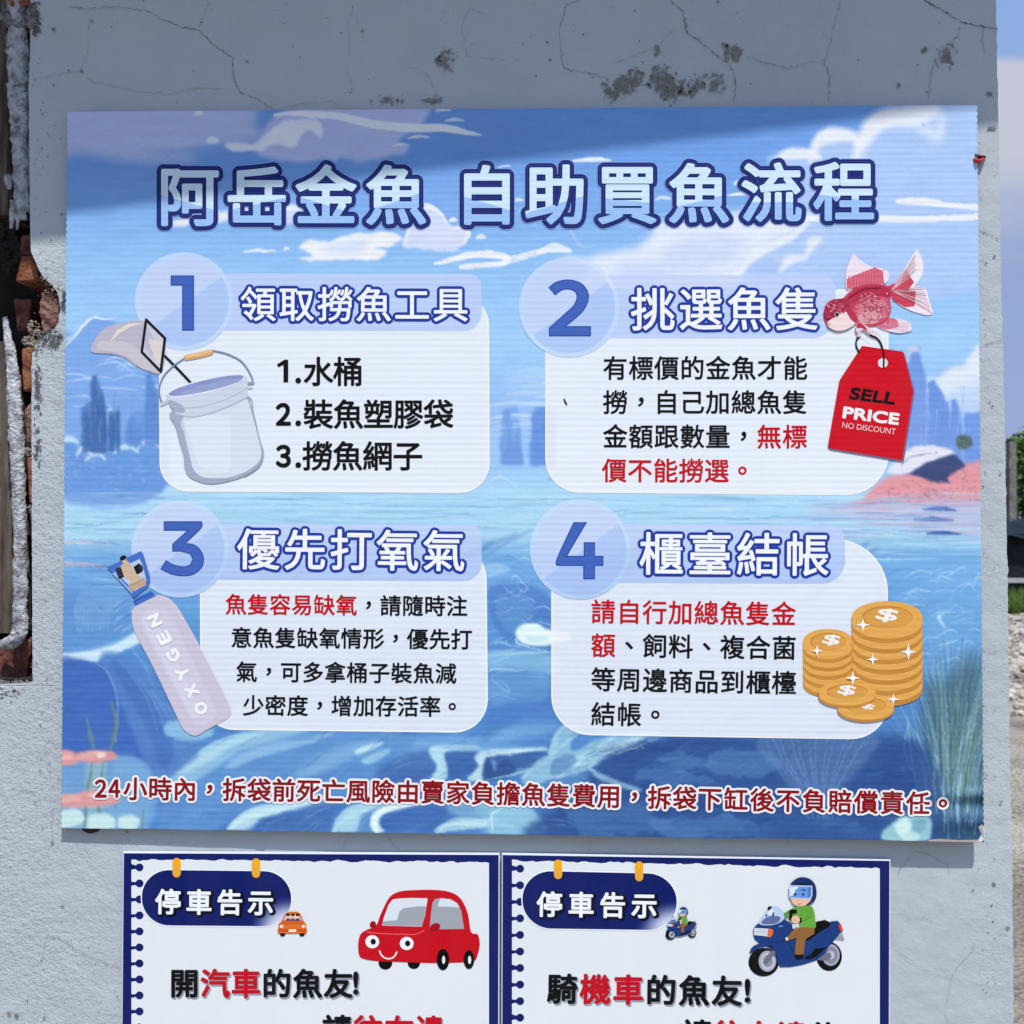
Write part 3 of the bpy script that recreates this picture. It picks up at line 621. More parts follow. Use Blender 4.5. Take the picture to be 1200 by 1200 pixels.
# red scrap poking out behind the banner
M_REDP = rough_mat('red plastic', (.42, .012, .018), (.60, .03, .03), 40, .001, .35)
M_BRN = rough_mat('brown stalk', (.06, .03, .02), (.16, .08, .05), 60, .001)
sc = empty('red_plastic_scrap', on_wall([[1148, 186]])[0], 'small red plastic scrap poking out behind the upper right edge of the banner', 'scrap')
def blob(pts, y0, y1, mat, name, par):
    m_ = MB(); p = catmull(pts, True, 4); n = len(p); c = p.mean(0); f = on_y(p, y0-.0); b_ = on_y(p, y1); mid = on_y(c+(p-c)*.45, y0-.005); cc = on_y([c], y0-.007)
    m_.add(np.concatenate([b_, f, mid, cc]), [((i+1) % n, i, n+i, n+(i+1) % n) for i in range(n)]+[(n+(i+1) % n, n+i, 2*n+i, 2*n+(i+1) % n) for i in range(n)]+[(2*n+(i+1) % n, 2*n+i, 3*n) for i in range(n)], mat); return m_.build(name, par, True)
blob([(1140, 185), (1147, 186), (1152, 184), (1153, 187), (1150, 191), (1147, 192), (1140, 190)], -.012, -.002, M_REDP, 'red_lobe', sc)
blob([(1140, 179), (1147, 181), (1152, 182), (1156, 183), (1152, 185), (1147, 184), (1140, 183)], -.010, -.001, M_BRN, 'brown_tip', sc)
# lump of adhesive under the banner, at its lower left
o = blob([(95, 960), (112, 962), (117, 971), (113, 975), (105, 976.5), (98, 974), (94, 968)], -.003, .0, M_DARK, 'adhesive_lump', None); tag(o, 'small black adhesive lump peeping out under the lower left of the banner', 'adhesive')
# ------------------------------------------------------------------ the landscape printed on the large banner
X0, Y0, PW, PH = 58, 108, 1112, 896
YY, XX = np.mgrid[0:PH, 0:PW]; YY = YY+Y0+.0; XX = XX+X0+.0
IMG = np.zeros((PH, PW, 3))
ga = [(110, (112, 160, 226)), (185, (112, 160, 226)), (250, (128, 176, 232)), (310, (146, 192, 238)), (400, (158, 202, 240)), (480, (150, 190, 236)),
      (560, (160, 202, 238)), (578, (172, 214, 238)), (630, (166, 208, 232)), (652, (122, 174, 226)), (700, (106, 158, 222)), (780, (88, 136, 210)), (880, (88, 136, 208)), (1000, (76, 122, 200))]
for k in range(3): IMG[..., k] = np.interp(YY, [g[0] for g in ga], [g[1][k] for g in ga])
def bb(p, m):
    x0 = int(max(0, math.floor(p[:, 0].min()-m-X0))); x1 = int(min(PW, math.ceil(p[:, 0].max()+m-X0)+1))
    y0 = int(max(0, math.floor(p[:, 1].min()-m-Y0))); y1 = int(min(PH, math.ceil(p[:, 1].max()+m-Y0)+1))
    return (slice(y0, y1), slice(x0, x1)) if x1 > x0 and y1 > y0 else None
def mixin(sl, a, col): IMG[sl] += (np.asarray(col, float)-IMG[sl])*a[..., None]
def bstroke(pts, wd, col, a=1.0, soft=1.2, taper=(.3, 1, .3), smooth=True):
    p = np.asarray(pts, float)
    if smooth and len(p) > 2: p = catmull(p, False, 5)
    ws = wd*np.interp(np.linspace(0, 1, len(p)), np.linspace(0, 1, len(taper)), taper)/2
    sl = bb(p, wd/2+soft+1)
    if sl is None: return
    x, y = XX[sl], YY[sl]; best = np.full(x.shape, -1e9)
    for i in range(len(p)-1):
        d = p[i+1]-p[i]; L2 = max(d@d, 1e-9)
        t = np.clip(((x-p[i, 0])*d[0]+(y-p[i, 1])*d[1])/L2, 0, 1)
        ds = np.hypot(x-p[i, 0]-t*d[0], y-p[i, 1]-t*d[1])
        best = np.maximum(best, ws[i]+(ws[i+1]-ws[i])*t-ds)
    mixin(sl, a*np.clip(best/soft+.5, 0, 1), col)
def blur(m, r):
    for _ in range(2):
        for ax in (0, 1):
            k = np.pad(m, [(r+1, r) if i == ax else (0, 0) for i in (0, 1)], mode='edge').cumsum(ax)
            n = m.shape[ax]
            m = (np.take(k, range(2*r+1, n+2*r+1), ax)-np.take(k, range(0, n), ax))/(2*r+1)
    return m
def bpoly(pts, col, a=1.0, soft=1, smooth=True, rough=0, col2=None):
    p = np.asarray(pts, float)
    if smooth: p = catmull(p, True, 5)
    sl = bb(p, soft*2+3+rough)
    if sl is None: return
    x, y = XX[sl].copy(), YY[sl].copy()
    if rough:
        x += rough*(fbm(XX[sl]/14, YY[sl]/9, 3)-.5)*2; y += rough*(fbm(XX[sl]/14, YY[sl]/9, 5)-.5)*2
    ins = np.zeros(x.shape, bool); n = len(p)
    for i in range(n):
        a1, b1 = p[i], p[(i+1) % n]
        if a1[1] == b1[1]: continue
        ins ^= ((a1[1] > y) != (b1[1] > y)) & (x < (b1[0]-a1[0])*(y-a1[1])/(b1[1]-a1[1])+a1[0])
    m = blur(ins.astype(float), max(1, int(soft)))
    if col2 is not None:
        t = np.clip((YY[sl]-p[:, 1].min())/max(1, p[:, 1].max()-p[:, 1].min()), 0, 1)[..., None]
        c = np.asarray(col, float)*(1-t)+np.asarray(col2, float)*t
    else: c = col
    mixin(sl, a*m, c)
def bell(cx, cy, rx, ry, col, a=1.0, soft=1, rough=0):
    an = np.linspace(0, 2*np.pi, 24, endpoint=False)
    bpoly(np.stack([cx+rx*np.cos(an), cy+ry*np.sin(an)], 1), col, a, soft, False, rough)
LV = (184, 196, 234); WH = (230, 237, 248); CRM = (232, 234, 238)
# upper sky
bpoly([(60, 110), (282, 122), (298, 145), (308, 156), (300, 165), (270, 170), (240, 172), (222, 179), (234, 187), (200, 191), (150, 189), (100, 181), (60, 176)], LV, 1, 6)
bpoly([(160, 178), (240, 174), (300, 168), (250, 180), (200, 181)], (130, 168, 228), .8, 3)
bpoly([(300, 165), (315, 140), (340, 130), (440, 110), (500, 118), (498, 142), (485, 152), (465, 165), (479, 170), (475, 180), (450, 183), (420, 188), (400, 186), (360, 190), (330, 189), (310, 183), (290, 175), (283, 170)], LV, 1, 2, rough=4)
bpoly([(263, 171), (275, 166), (298, 169), (308, 160), (320, 149), (345, 141), (370, 139), (379, 155), (373, 161), (363, 153), (355, 160), (346, 171), (336, 173), (325, 168), (310, 174), (285, 178), (270, 177)], WH, .95, 1, rough=3)
bstroke([(322, 135), (350, 133), (400, 137), (440, 146), (485, 150), (520, 150), (545, 155), (563, 158)], 10, WH, 1, taper=(.3, .8, 1, 1, .8, .1))
for x, y, ww, h in ((519, 129.5, 18, 4), (532, 141, 22, 4), (490, 161, 25, 4), (233, 133, 10, 6), (250, 165, 13, 9), (470, 170, 20, 3), (591, 196, 16, 3), (694, 188, 46, 6), (1145, 135, 20, 7), (1121, 150, 9, 4)):
    bstroke([(x-ww/2, y+1), (x, y-1), (x+ww/2, y)], h, WH, .95)
# streaks behind the title
bpoly([(196, 262), (232, 250), (270, 246), (300, 239), (345, 238), (356, 246), (340, 254), (320, 260), (280, 257), (250, 262), (205, 265)], CRM, .95, 1, rough=3)
bpoly([(330, 250), (356, 246), (345, 262), (318, 262)], (205, 212, 238), .9, 2)
bpoly([(350, 290), (360, 283), (385, 282), (400, 276), (440, 273), (462, 274), (471, 280), (455, 288), (440, 290), (455, 297), (440, 303), (400, 305), (352, 304), (366, 298)], CRM, 1, 1, rough=3)
bpoly([(375, 292), (400, 284), (430, 282), (425, 294), (395, 299)], (205, 216, 240), .8, 3)
bpoly([(472, 280), (479, 265), (478, 247), (500, 240), (517, 250), (526, 263), (546, 268), (549, 279), (540, 290), (515, 294), (490, 292), (471, 288)], (208, 216, 240), 1, 1, rough=3)
bstroke([(474, 286), (480, 266), (486, 250), (500, 241), (516, 250), (524, 262)], 7, CRM, .95)
bstroke([(528, 268), (545, 268), (549, 277), (542, 286)], 6, CRM, .9)
for x, y, ww, h in ((531, 258, 8, 6), (563, 278, 10, 6), (305, 294, 36, 4), (336, 292, 8, 4), (660, 214, 30, 4), (607, 235, 16, 4), (614, 247, 10, 3), (778, 233, 20, 4), (865, 215, 10, 6), (870, 228, 36, 5), (990, 270, 22, 10), (1000, 249, 60, 3)):
    bstroke([(x-ww/2, y+1), (x, y-1), (x+ww/2, y)], h, CRM, .95)
bstroke([(510, 309), (530, 303), (560, 298), (592, 301), (588, 309), (540, 312)], 8, CRM, 1, taper=(.4, 1, 1, .6))
for k in range(4): bstroke([(588, 303+k*2.5), (615, 297+k*2), (640, 290+k*2)], 2.2, CRM, .9)
bstroke([(630, 296), (650, 290), (668, 294)], 13, CRM, .9)
bstroke([(664, 262), (680, 288), (697, 288)], 4, (190, 212, 240), .5, soft=4)
# cumulus on the right
bpoly([(900, 186), (918, 178), (948, 176), (958, 160), (975, 154), (1005, 156), (1018, 145), (1035, 133), (1060, 131), (1062, 110), (1160, 110), (1160, 335), (735, 335), (756, 292), (800, 262), (880, 240), (905, 215)], (172, 198, 238), .96, 3)
bpoly([(655, 304), (690, 300), (720, 296), (745, 290), (768, 272), (768, 262), (790, 258), (850, 253), (905, 249), (950, 253), (935, 270), (900, 285), (872, 305), (850, 338), (690, 338), (690, 312)], (226, 231, 241), .92, 4, rough=4)
bpoly([(775, 300), (800, 280), (850, 275), (880, 285), (850, 310), (800, 325)], (196, 210, 238), .75, 7)
bpoly([(720, 315), (760, 305), (790, 320), (760, 334), (720, 334)], (190, 208, 238), .7, 6)
bstroke([(908, 190), (922, 181), (945, 180), (960, 186)], 15, CRM, .9, soft=5)
bstroke([(950, 188), (958, 168), (975, 158), (998, 160), (1008, 172)], 20, CRM, .9, soft=7)
bstroke([(1002, 190), (1012, 165), (1024, 146), (1045, 137), (1070, 136), (1092, 128)], 24, CRM, .92, soft=9, taper=(.3, .8, 1, 1, .8))
bstroke([(1022, 215), (1010, 195), (1014, 175)], 14, (205, 216, 240), .7, soft=8)
bstroke([(1070, 140), (1096, 158), (1104, 135)], 20, (218, 226, 240), .7, soft=12)
bstroke([(1052, 237), (1080, 236), (1112, 240), (1150, 243)], 9, CRM, .97, taper=(.6, 1, .8, .9))
bstroke([(930, 256), (1000, 255), (1080, 257), (1150, 254)], 10, CRM, .95, taper=(.8, 1, .7, .8))
bstroke([(888, 275), (905, 265), (925, 258)], 8, CRM, .8, soft=3)
bstroke([(862, 332), (872, 312), (890, 295), (925, 278), (945, 262)], 13, CRM, .85, soft=4)
bstroke([(915, 318), (925, 305), (945, 302)], 12, CRM, .8, soft=5)
bstroke([(945, 300), (952, 285), (962, 280)], 14, CRM, .8, soft=6)
for i in range(60):
    x = rnd.uniform(700, 960); y = rnd.uniform(255, 335); bstroke([(x, y), (x+rnd.uniform(15, 50), y-rnd.uniform(0, 14))], rnd.uniform(2, 6), rnd.choice([CRM, (200, 214, 240), (214, 222, 242)]), .35, soft=3)
# middle band: cream clouds, mesas, spires
for i in range(26):
    x = rnd.choice([rnd.uniform(570, 650), rnd.uniform(1040, 1150)]); y = rnd.uniform(420, 500)
    bstroke([(x, y), (x+30, y-2), (x+70, y+1)], rnd.uniform(2, 7), (208, 224, 240), .4, soft=3)
bpoly([(1098, 448), (1110, 432), (1128, 430), (1136, 418), (1150, 405), (1150, 452), (1120, 462), (1102, 466)], (222, 228, 236), .95, 2, rough=4)
bpoly([(1110, 460), (1150, 445), (1150, 478), (1118, 480)], (196, 214, 238), .8, 4)
RB = (112, 148, 218)
bpoly([(1060, 560), (1062, 420), (1067, 408), (1078, 408), (1081, 430), (1087, 452), (1088, 560)], RB, .95, 1, False, rough=3, col2=(128, 160, 224))
bpoly([(1086, 560), (1089, 450), (1096, 444), (1104, 460), (1111, 474), (1115, 492), (1114, 468), (1121, 468), (1127, 490), (1130, 560)], (104, 142, 214), .95, 1, False, rough=2, col2=(124, 158, 222))
bpoly([(1129, 560), (1130, 484), (1152, 482), (1152, 560)], (112, 150, 220), .95, 1, False, rough=2)
bpoly([(1062, 422), (1066, 408), (1074, 406), (1078, 412), (1068, 414), (1065, 426)], (205, 208, 226), .9, 1)
for x, y0, y1 in ((1086, 445, 520), (1114, 470, 500), (1098, 480, 510), (1124, 480, 508), (1080, 500, 525), (1136, 500, 512)):
    bstroke([(x, y0), (x-1, y1)], 1.3, (188, 206, 238), .75)
for i in range(14): x = rnd.uniform(1064, 1145); y = rnd.uniform(450, 520); bstroke([(x, y), (x+rnd.uniform(-2, 2), y+rnd.uniform(8, 24))], 1.4, rnd.choice([(90, 124, 200), (140, 170, 228)]), .6)
bpoly([(60, 575), (60, 398), (88, 392), (100, 380), (110, 372), (128, 374), (150, 388), (186, 400), (190, 575)], (124, 166, 226), .9, 2, rough=2)
for p in ([(74, 408), (86, 396), (96, 384), (110, 372), (122, 374), (136, 373)], [(76, 400), (84, 396)], [(75, 398), (92, 390)]): bstroke(p, 3, (232, 238, 246), .95)
for i in range(16):
    x = rnd.uniform(72, 170); y = rnd.uniform(420, 480); bstroke([(x, y), (x+rnd.uniform(14, 30), y-rnd.uniform(-2, 8)), (x+rnd.uniform(34, 52), y+rnd.uniform(-3, 6))], rnd.uniform(1.2, 3.4), (198, 218, 242), .6)
bpoly([(94, 530), (95, 478), (104, 470), (109, 440), (113, 438), (118, 452), (124, 474), (125, 500), (130, 484), (139, 482), (142, 530)], (84, 124, 186), .95, 1, False, rough=2, col2=(92, 140, 205))
bpoly([(168, 520), (171, 440), (176, 434), (184, 462), (187, 520)], (96, 142, 212), .95, 1, False, rough=2)
bpoly([(145, 520), (150, 492), (160, 480), (172, 482), (172, 522)], (106, 152, 216), .8, 1, False, rough=2)
for i in range(20): x = rnd.uniform(96, 184); y = rnd.uniform(455, 500); bstroke([(x, y), (x-1, y+rnd.uniform(10, 34))], 1.2, rnd.choice([(62, 100, 165), (150, 184, 228), (70, 110, 170)]), .7)
bpoly([(60, 575), (60, 525), (85, 520), (110, 535), (140, 522), (165, 520), (190, 515), (190, 575)], (104, 152, 216), .9, 2, rough=4)
for x, y, r in ((80, 518, 12), (112, 536, 11), (148, 528, 15), (175, 522, 13), (98, 530, 8)):
    bstroke([(x-r, y+4), (x-r*.5, y-3), (x+r*.4, y-4), (x+r, y+2)], 7, (196, 224, 238), .85, soft=3)
for i in range(120):
    x = rnd.uniform(66, 190); y = rnd.gauss(552, 11); bstroke([(x, y), (x+rnd.uniform(2, 6), y+rnd.uniform(-1.5, 1.5))], rnd.uniform(1, 2.4), rnd.choice([(178, 186, 232), (98, 134, 205), (208, 206, 230), (120, 150, 214), (206, 170, 196)]), .7)
bpoly([(586, 545), (588, 482), (598, 478), (606, 476), (613, 545)], (116, 160, 224), .85, 2, False, rough=2)
bpoly([(620, 545), (622, 484), (632, 477), (648, 478), (648, 545)], (112, 154, 222), .9, 2, False, rough=2)
for i in range(12): x = rnd.uniform(586, 645); y = rnd.uniform(480, 505); bstroke([(x, y), (x, y+rnd.uniform(10, 26))], 1.2, (160, 190, 234), .7)
for i in range(9): y = rnd.uniform(462, 520); bstroke([(570, y+4), (600, y-2), (645, y+2)], 2.4, (196, 216, 240), .55)
bstroke([(572, 566), (584, 559), (592, 561), (606, 569)], 1.6, (216, 230, 240), .9)
# shore on the right
bpoly([(990, 594), (1010, 586), (1036, 560), (1060, 556), (1085, 556), (1110, 547), (1150, 544), (1150, 588), (1100, 592), (1040, 595)], (226, 150, 156), .97, 2, rough=5)
bpoly([(1040, 553), (1050, 540), (1062, 528), (1076, 522), (1108, 525), (1119, 532), (1090, 541), (1066, 554)], (226, 226, 232), .97, 1, rough=1)
bstroke([(1056, 546), (1066, 536), (1080, 533), (1098, 530)], 1.3, (96, 110, 150), .9)
bpoly([(1064, 555), (1085, 542), (1118, 532), (1132, 546), (1110, 560), (1114, 566), (1092, 564)], (62, 76, 120), .97, 1, False, rough=1)
for i in range(230):
    x = rnd.uniform(1020, 1148); y = rnd.uniform(548, 592)
    if y < 590-(x-1010)*.55: continue
    if 1060 < x < 1118 and y < 562: continue
    bstroke([(x, y), (x+rnd.uniform(-6, 6), y+rnd.uniform(-4, 4))], rnd.uniform(1, 2.2), rnd.choice([(240, 180, 180), (196, 104, 120), (226, 138, 146), (130, 92, 120), (236, 160, 164), (90, 80, 116)]), .75)
for i in range(70):
    x = 1100+rnd.gauss(0, 26); y = 580+rnd.gauss(0, 4); bstroke([(x, y), (x+rnd.uniform(-7, 7), y-rnd.uniform(0, 5))], 1.3, rnd.choice([(86, 84, 124), (150, 110, 136), (232, 176, 180)]), .75)
bell(1131, 518, 10, 9.5, (84, 108, 106), 1, 1, rough=2)
for i in range(30): a = rnd.uniform(0, 6.28); r = rnd.uniform(2, 9); bstroke([(1131+r*math.cos(a), 518+r*math.sin(a)), (1132+r*math.cos(a), 520+r*math.sin(a))], 1.5, rnd.choice([(150, 166, 160), (58, 78, 84), (120, 140, 130)]), .7)
bpoly([(940, 596), (1030, 588), (1150, 588), (1150, 628), (1080, 622), (1000, 606)], (196, 186, 214), .75, 5)
for i in range(70):
    x = rnd.uniform(920, 1145); y = rnd.uniform(586, 634); bstroke([(x, y), (x+20, y+rnd.uniform(-1, 1)), (x+rnd.uniform(30, 60), y+rnd.uniform(-2, 2))], rnd.uniform(1, 2.6), rnd.choice([(206, 192, 218), (214, 164, 180), (150, 186, 226), (170, 176, 220), (120, 150, 206)]), .55)
for x, y, ww, h in ((1102, 597, 38, 6), (1094, 609, 46, 6), (1106, 625, 38, 6)): bstroke([(x-ww/2, y), (x, y-.5), (x+ww/2, y+1)], h, (72, 100, 172), .9, soft=1.5)
# the water, thin level streaks
for i in range(330):
    y = rnd.uniform(577, 655); x = rnd.uniform(50, 1150); l = rnd.uniform(40, 150)
    bstroke([(x, y), (x+l*.5, y+rnd.uniform(-2, 2)), (x+l, y+rnd.uniform(-2, 3))], rnd.uniform(.8, 2.4), rnd.choice([(140, 190, 224), (188, 224, 240), (124, 172, 214), (196, 226, 236), (150, 196, 226)]), rnd.uniform(.25, .6), smooth=False)
for i in range(40):
    y = rnd.uniform(640, 690); x = rnd.uniform(50, 200); bstroke([(x, y), (x+60, y+rnd.uniform(-3, 3))], rnd.uniform(1.5, 4), rnd.choice([(150, 190, 230), (90, 130, 200), (130, 170, 222)]), .4, smooth=False)
for y, c in ((635, (206, 196, 214)), (661, (196, 178, 200))):
    bstroke([(60, y), (95, y), (130, y+2)], 5, c, .7, soft=2); bstroke([(110, y+1), (140, y+3)], 4, (92, 124, 190), .7)
# lower half: broad swirls
bpoly([(60, 690), (120, 694), (165, 705), (175, 735), (150, 758), (60, 762)], (94, 142, 214), .85, 8)
for i in range(22):
    x = 66+i*4.2; bstroke([(x, 672), (x+2+i*.5, 690), (x+8+i, 720)], 1, (150, 186, 228), .4)
bstroke([(60, 768), (100, 766), (140, 754), (160, 740), (172, 730)], 11, (206, 220, 242), .85, soft=4, taper=(1, 1, .7, .3))
bstroke([(150, 755), (175, 790), (185, 840), (190, 880)], 3, (150, 186, 230), .5, soft=3)
bpoly([(60, 775), (115, 778), (150, 800), (185, 850), (200, 905), (160, 915), (60, 900)], (72, 106, 196), .9, 9)
for i in range(46):
    x = rnd.uniform(72, 190); y = rnd.uniform(780, 900); bstroke([(x, y), (x+15, y+rnd.uniform(6, 20)), (x+30, y+rnd.uniform(20, 50))], rnd.uniform(2, 7), rnd.choice([(66, 98, 188), (82, 120, 204), (100, 144, 216)]), .28, soft=4)
bell(222, 856, 29, 11, (128, 176, 226), .8, 2)
for i in range(520):
    x = rnd.uniform(160, 1040); y = rnd.uniform(650, 985); k = (x-600)/600
    an = -.35+.25*math.sin(x/90)+.2*math.cos(y/40); l = rnd.uniform(25, 80); dx, dy = l*math.cos(an), l*math.sin(an)
    dark = .5+.5*math.tanh((x-640)/160)*(1 if y > 850 else .3)
    c = rnd.choice([(110, 160, 222), (88, 134, 208), (128, 178, 228), (72, 116, 196)] if rnd.random() > dark*.8 else [(66, 104, 172), (78, 118, 184), (56, 92, 160), (92, 132, 196)])
    bstroke([(x, y), (x+dx*.5, y+dy*.5-rnd.uniform(0, 6)), (x+dx, y+dy)], rnd.uniform(3, 12), c, .3, soft=5)
for p, wd, c, a in (([(200, 985), (260, 925), (340, 880), (460, 862)], 34, (120, 168, 224), .6), ([(300, 990), (380, 930), (470, 890), (560, 870)], 30, (104, 152, 216), .6), ([(230, 960), (330, 915), (430, 900)], 22, (88, 134, 206), .55), ([(420, 985), (470, 930), (530, 905)], 34, (70, 108, 184), .65),
    ([(250, 985), (300, 965), (380, 955)], 24, (66, 104, 182), .6), ([(450, 900), (500, 915), (560, 905), (640, 890)], 26, (74, 112, 186), .6), ([(520, 990), (590, 975), (680, 985)], 26, (98, 142, 204), .5), ([(640, 985), (700, 940), (790, 920), (900, 925)], 30, (84, 124, 192), .5), ([(700, 965), (820, 940), (960, 950)], 26, (66, 102, 172), .5),
    ([(190, 870), (240, 880), (300, 865)], 18, (96, 144, 212), .6), ([(576, 840), (610, 820), (650, 815)], 26, (80, 124, 200), .6), ([(570, 870), (610, 855), (650, 850)], 22, (132, 178, 226), .55), ([(440, 880), (500, 870), (560, 868)], 14, (140, 184, 228), .5), ([(700, 880), (760, 880), (840, 872)], 18, (58, 92, 160), .6), ([(850, 905), (940, 890), (1030, 900)], 22, (56, 88, 154), .5)):
    bstroke(p, wd, c, a, soft=13, taper=(.4, 1, 1, .4))
LC = (176, 210, 236); PL = (206, 226, 236)
bpoly([(130, 905), (140, 890), (165, 893), (185, 915), (180, 960), (150, 990), (110, 980)], (120, 166, 222), .75, 3)
for p, wd, c, a in (([(185, 925), (210, 903), (240, 880), (270, 866), (310, 858), (360, 856)], 9, LC, .8), ([(262, 898), (285, 882), (330, 868), (390, 860)], 4, LC, .75), ([(270, 892), (305, 876), (350, 866)], 3, PL, .6),
    ([(330, 905), (370, 885), (420, 868)], 4, LC, .6), ([(345, 915), (400, 885), (440, 868)], 8, LC, .35), ([(415, 879), (430, 874), (446, 870)], 3, PL, .7), ([(420, 888), (440, 880), (450, 876)], 8, PL, .4),
    ([(268, 972), (290, 955), (330, 946), (380, 934)], 15, PL, .75), ([(392, 975), (402, 958), (425, 946), (450, 940)], 15, PL, .7), ([(440, 975), (438, 960), (446, 950), (475, 943), (500, 940)], 9, (224, 234, 240), .9),
    ([(512, 974), (528, 964), (560, 962), (600, 968)], 11, PL, .8), ([(506, 915), (517, 903), (516, 888), (508, 880), (525, 877), (560, 876)], 13, PL, .75), ([(548, 912), (562, 900), (560, 888), (580, 882), (640, 878)], 8, (214, 226, 238), .85),
    ([(576, 975), (572, 955), (590, 945), (625, 950)], 8, PL, .6), ([(560, 915), (600, 905), (640, 888), (690, 850)], 5, PL, .7)):
    bstroke(p, wd, c, a, soft=3)
bpoly([(562, 912), (568, 886), (600, 882), (632, 884), (612, 902), (584, 912)], (66, 100, 166), .85, 2)
bpoly([(500, 972), (520, 945), (545, 925), (580, 930), (580, 960), (540, 960)], (70, 112, 190), .6, 5)
bpoly([(555, 945), (575, 935), (600, 945), (630, 955), (640, 980), (575, 980)], (150, 196, 226), .7, 4)
for p, wd, a in (([(612, 912), (632, 893), (648, 880), (652, 862), (662, 850)], 9, .6), ([(642, 908), (655, 897), (685, 886), (703, 876), (718, 866)], 8, .75), ([(672, 905), (674, 898), (690, 885), (720, 872), (760, 862)], 4, .8), ([(700, 905), (690, 899), (712, 888), (745, 874), (775, 863)], 3.5, .8), ([(690, 900), (720, 915), (750, 922)], 2, .5)):
    bstroke(p, wd, PL, a, soft=2)
for i in range(40):
    t = rnd.random(); x = 650+t*110; y = 906-t*42+rnd.uniform(-6, 6); bstroke([(x, y), (x+rnd.uniform(8, 26), y-rnd.uniform(2, 10))], rnd.uniform(1, 2.4), rnd.choice([(220, 232, 238), (110, 150, 200), (84, 124, 184)]), .7)
bpoly([(690, 905), (760, 872), (830, 862), (1045, 860), (1160, 900), (1160, 1000), (690, 1000), (640, 940)], (70, 104, 172), .6, 14)
for k in range(10):   # veil
    x = 893+k*14; bstroke([(x, 862), (x+(955-x)*.35, 895), (x+(965-x)*.7, 935), (x+(970-x)*.8, 975)], 1.3, (134, 168, 216), .5)
for p in ([(890, 862), (898, 890), (914, 918)], [(896, 862), (905, 888), (922, 918)], [(1022, 858), (1021, 885), (1008, 905), (992, 922)], [(942, 868), (952, 900), (962, 930)]): bstroke(p, 1.8, (168, 196, 228), .75)
# reeds in the right corner
bpoly([(1052, 700), (1160, 660), (1160, 800), (1060, 800)], (128, 176, 228), .5, 14)
for i in range(60):
    x = rnd.uniform(1046, 1145); y = rnd.uniform(670, 790); bstroke([(x, y), (x+rnd.uniform(6, 18), y-rnd.uniform(2, 12)), (x+rnd.uniform(16, 36), y-rnd.uniform(0, 8))], rnd.uniform(.9, 1.8), rnd.choice([(206, 224, 242), (180, 208, 238), (110, 158, 216)]), .6)
bpoly([(1098, 722), (1116, 716), (1102, 722), (1110, 738)], (226, 234, 244), .8, 1)
bpoly([(1080, 800), (1100, 805), (1150, 780), (1160, 985), (1105, 985), (1085, 900)], (84, 112, 140), .8, 10)
for i in range(190):
    bx = rnd.gauss(1118, 14); by = rnd.uniform(880, 975); tx = bx+(bx-1112)*1.6+rnd.gauss(0, 16); ty = rnd.uniform(745, 860)
    bstroke([(bx, by), ((bx+tx)/2-(tx-bx)*.2, (by+ty)/2), (tx, ty)], rnd.uniform(.9, 2.6), rnd.choice([(72, 100, 118), (96, 126, 130), (60, 84, 116), (124, 152, 160), (150, 186, 214), (88, 116, 108)]), .5, taper=(1, .8, .2))
for p in ([(1064, 842), (1066, 870), (1072, 910), (1085, 960)], [(1072, 856), (1082, 880), (1096, 930)], [(1064, 850), (1060, 880), (1070, 905)], [(1094, 880), (1098, 905), (1104, 940)], [(1096, 965), (1092, 940), (1100, 930)]): bstroke(p, 2, (176, 204, 230), .75)
bpoly([(1094, 886), (1099, 890), (1098, 912), (1094, 905)], (214, 228, 244), .9, 1)
bpoly([(1034, 975), (1046, 962), (1062, 955), (1088, 958), (1094, 975), (1088, 986), (1040, 986)], (166, 204, 222), .9, 2, rough=3)
for i in range(24): x = rnd.uniform(1035, 1092); y = rnd.uniform(956, 984); bstroke([(x, y), (x+rnd.uniform(-10, 14), y+rnd.uniform(-8, 8))], 1.4, rnd.choice([(220, 232, 236), (110, 160, 190), (140, 184, 210)]), .7)
for x in (1014, 1020, 1025): bstroke([(x, 986), (x+5, 972)], 2, (170, 206, 232), .9)
# squiggles in the strip between the panels
for i in range(36):
    x = rnd.uniform(568, 645); y = rnd.uniform(660, 840); bstroke([(x, y), (x+rnd.uniform(8, 22), y-rnd.uniform(-4, 10)), (x+rnd.uniform(24, 40), y+rnd.uniform(-8, 6))], rnd.uniform(.9, 2), rnd.choice([(190, 214, 240), (214, 228, 244), (90, 130, 204)]), .6)
bpoly([(574, 690), (610, 684), (640, 700), (640, 740), (600, 745), (576, 730)], (84, 128, 206), .6, 6)
bpoly([(604, 742), (612, 733), (626, 731), (640, 738), (660, 742), (660, 750), (640, 755), (616, 754)], (222, 230, 238), .9, 2)
bstroke([(592, 753), (604, 745), (608, 755), (640, 763)], 2, (220, 230, 240), .85)
bstroke([(566, 768), (600, 766), (650, 764)], 3, (196, 220, 238), .8)
bstroke([(572, 788), (580, 784), (612, 786)], 2.4, (222, 230, 238), .85); bstroke([(576, 795), (590, 808), (598, 810), (588, 798)], 2, (214, 226, 240), .8)
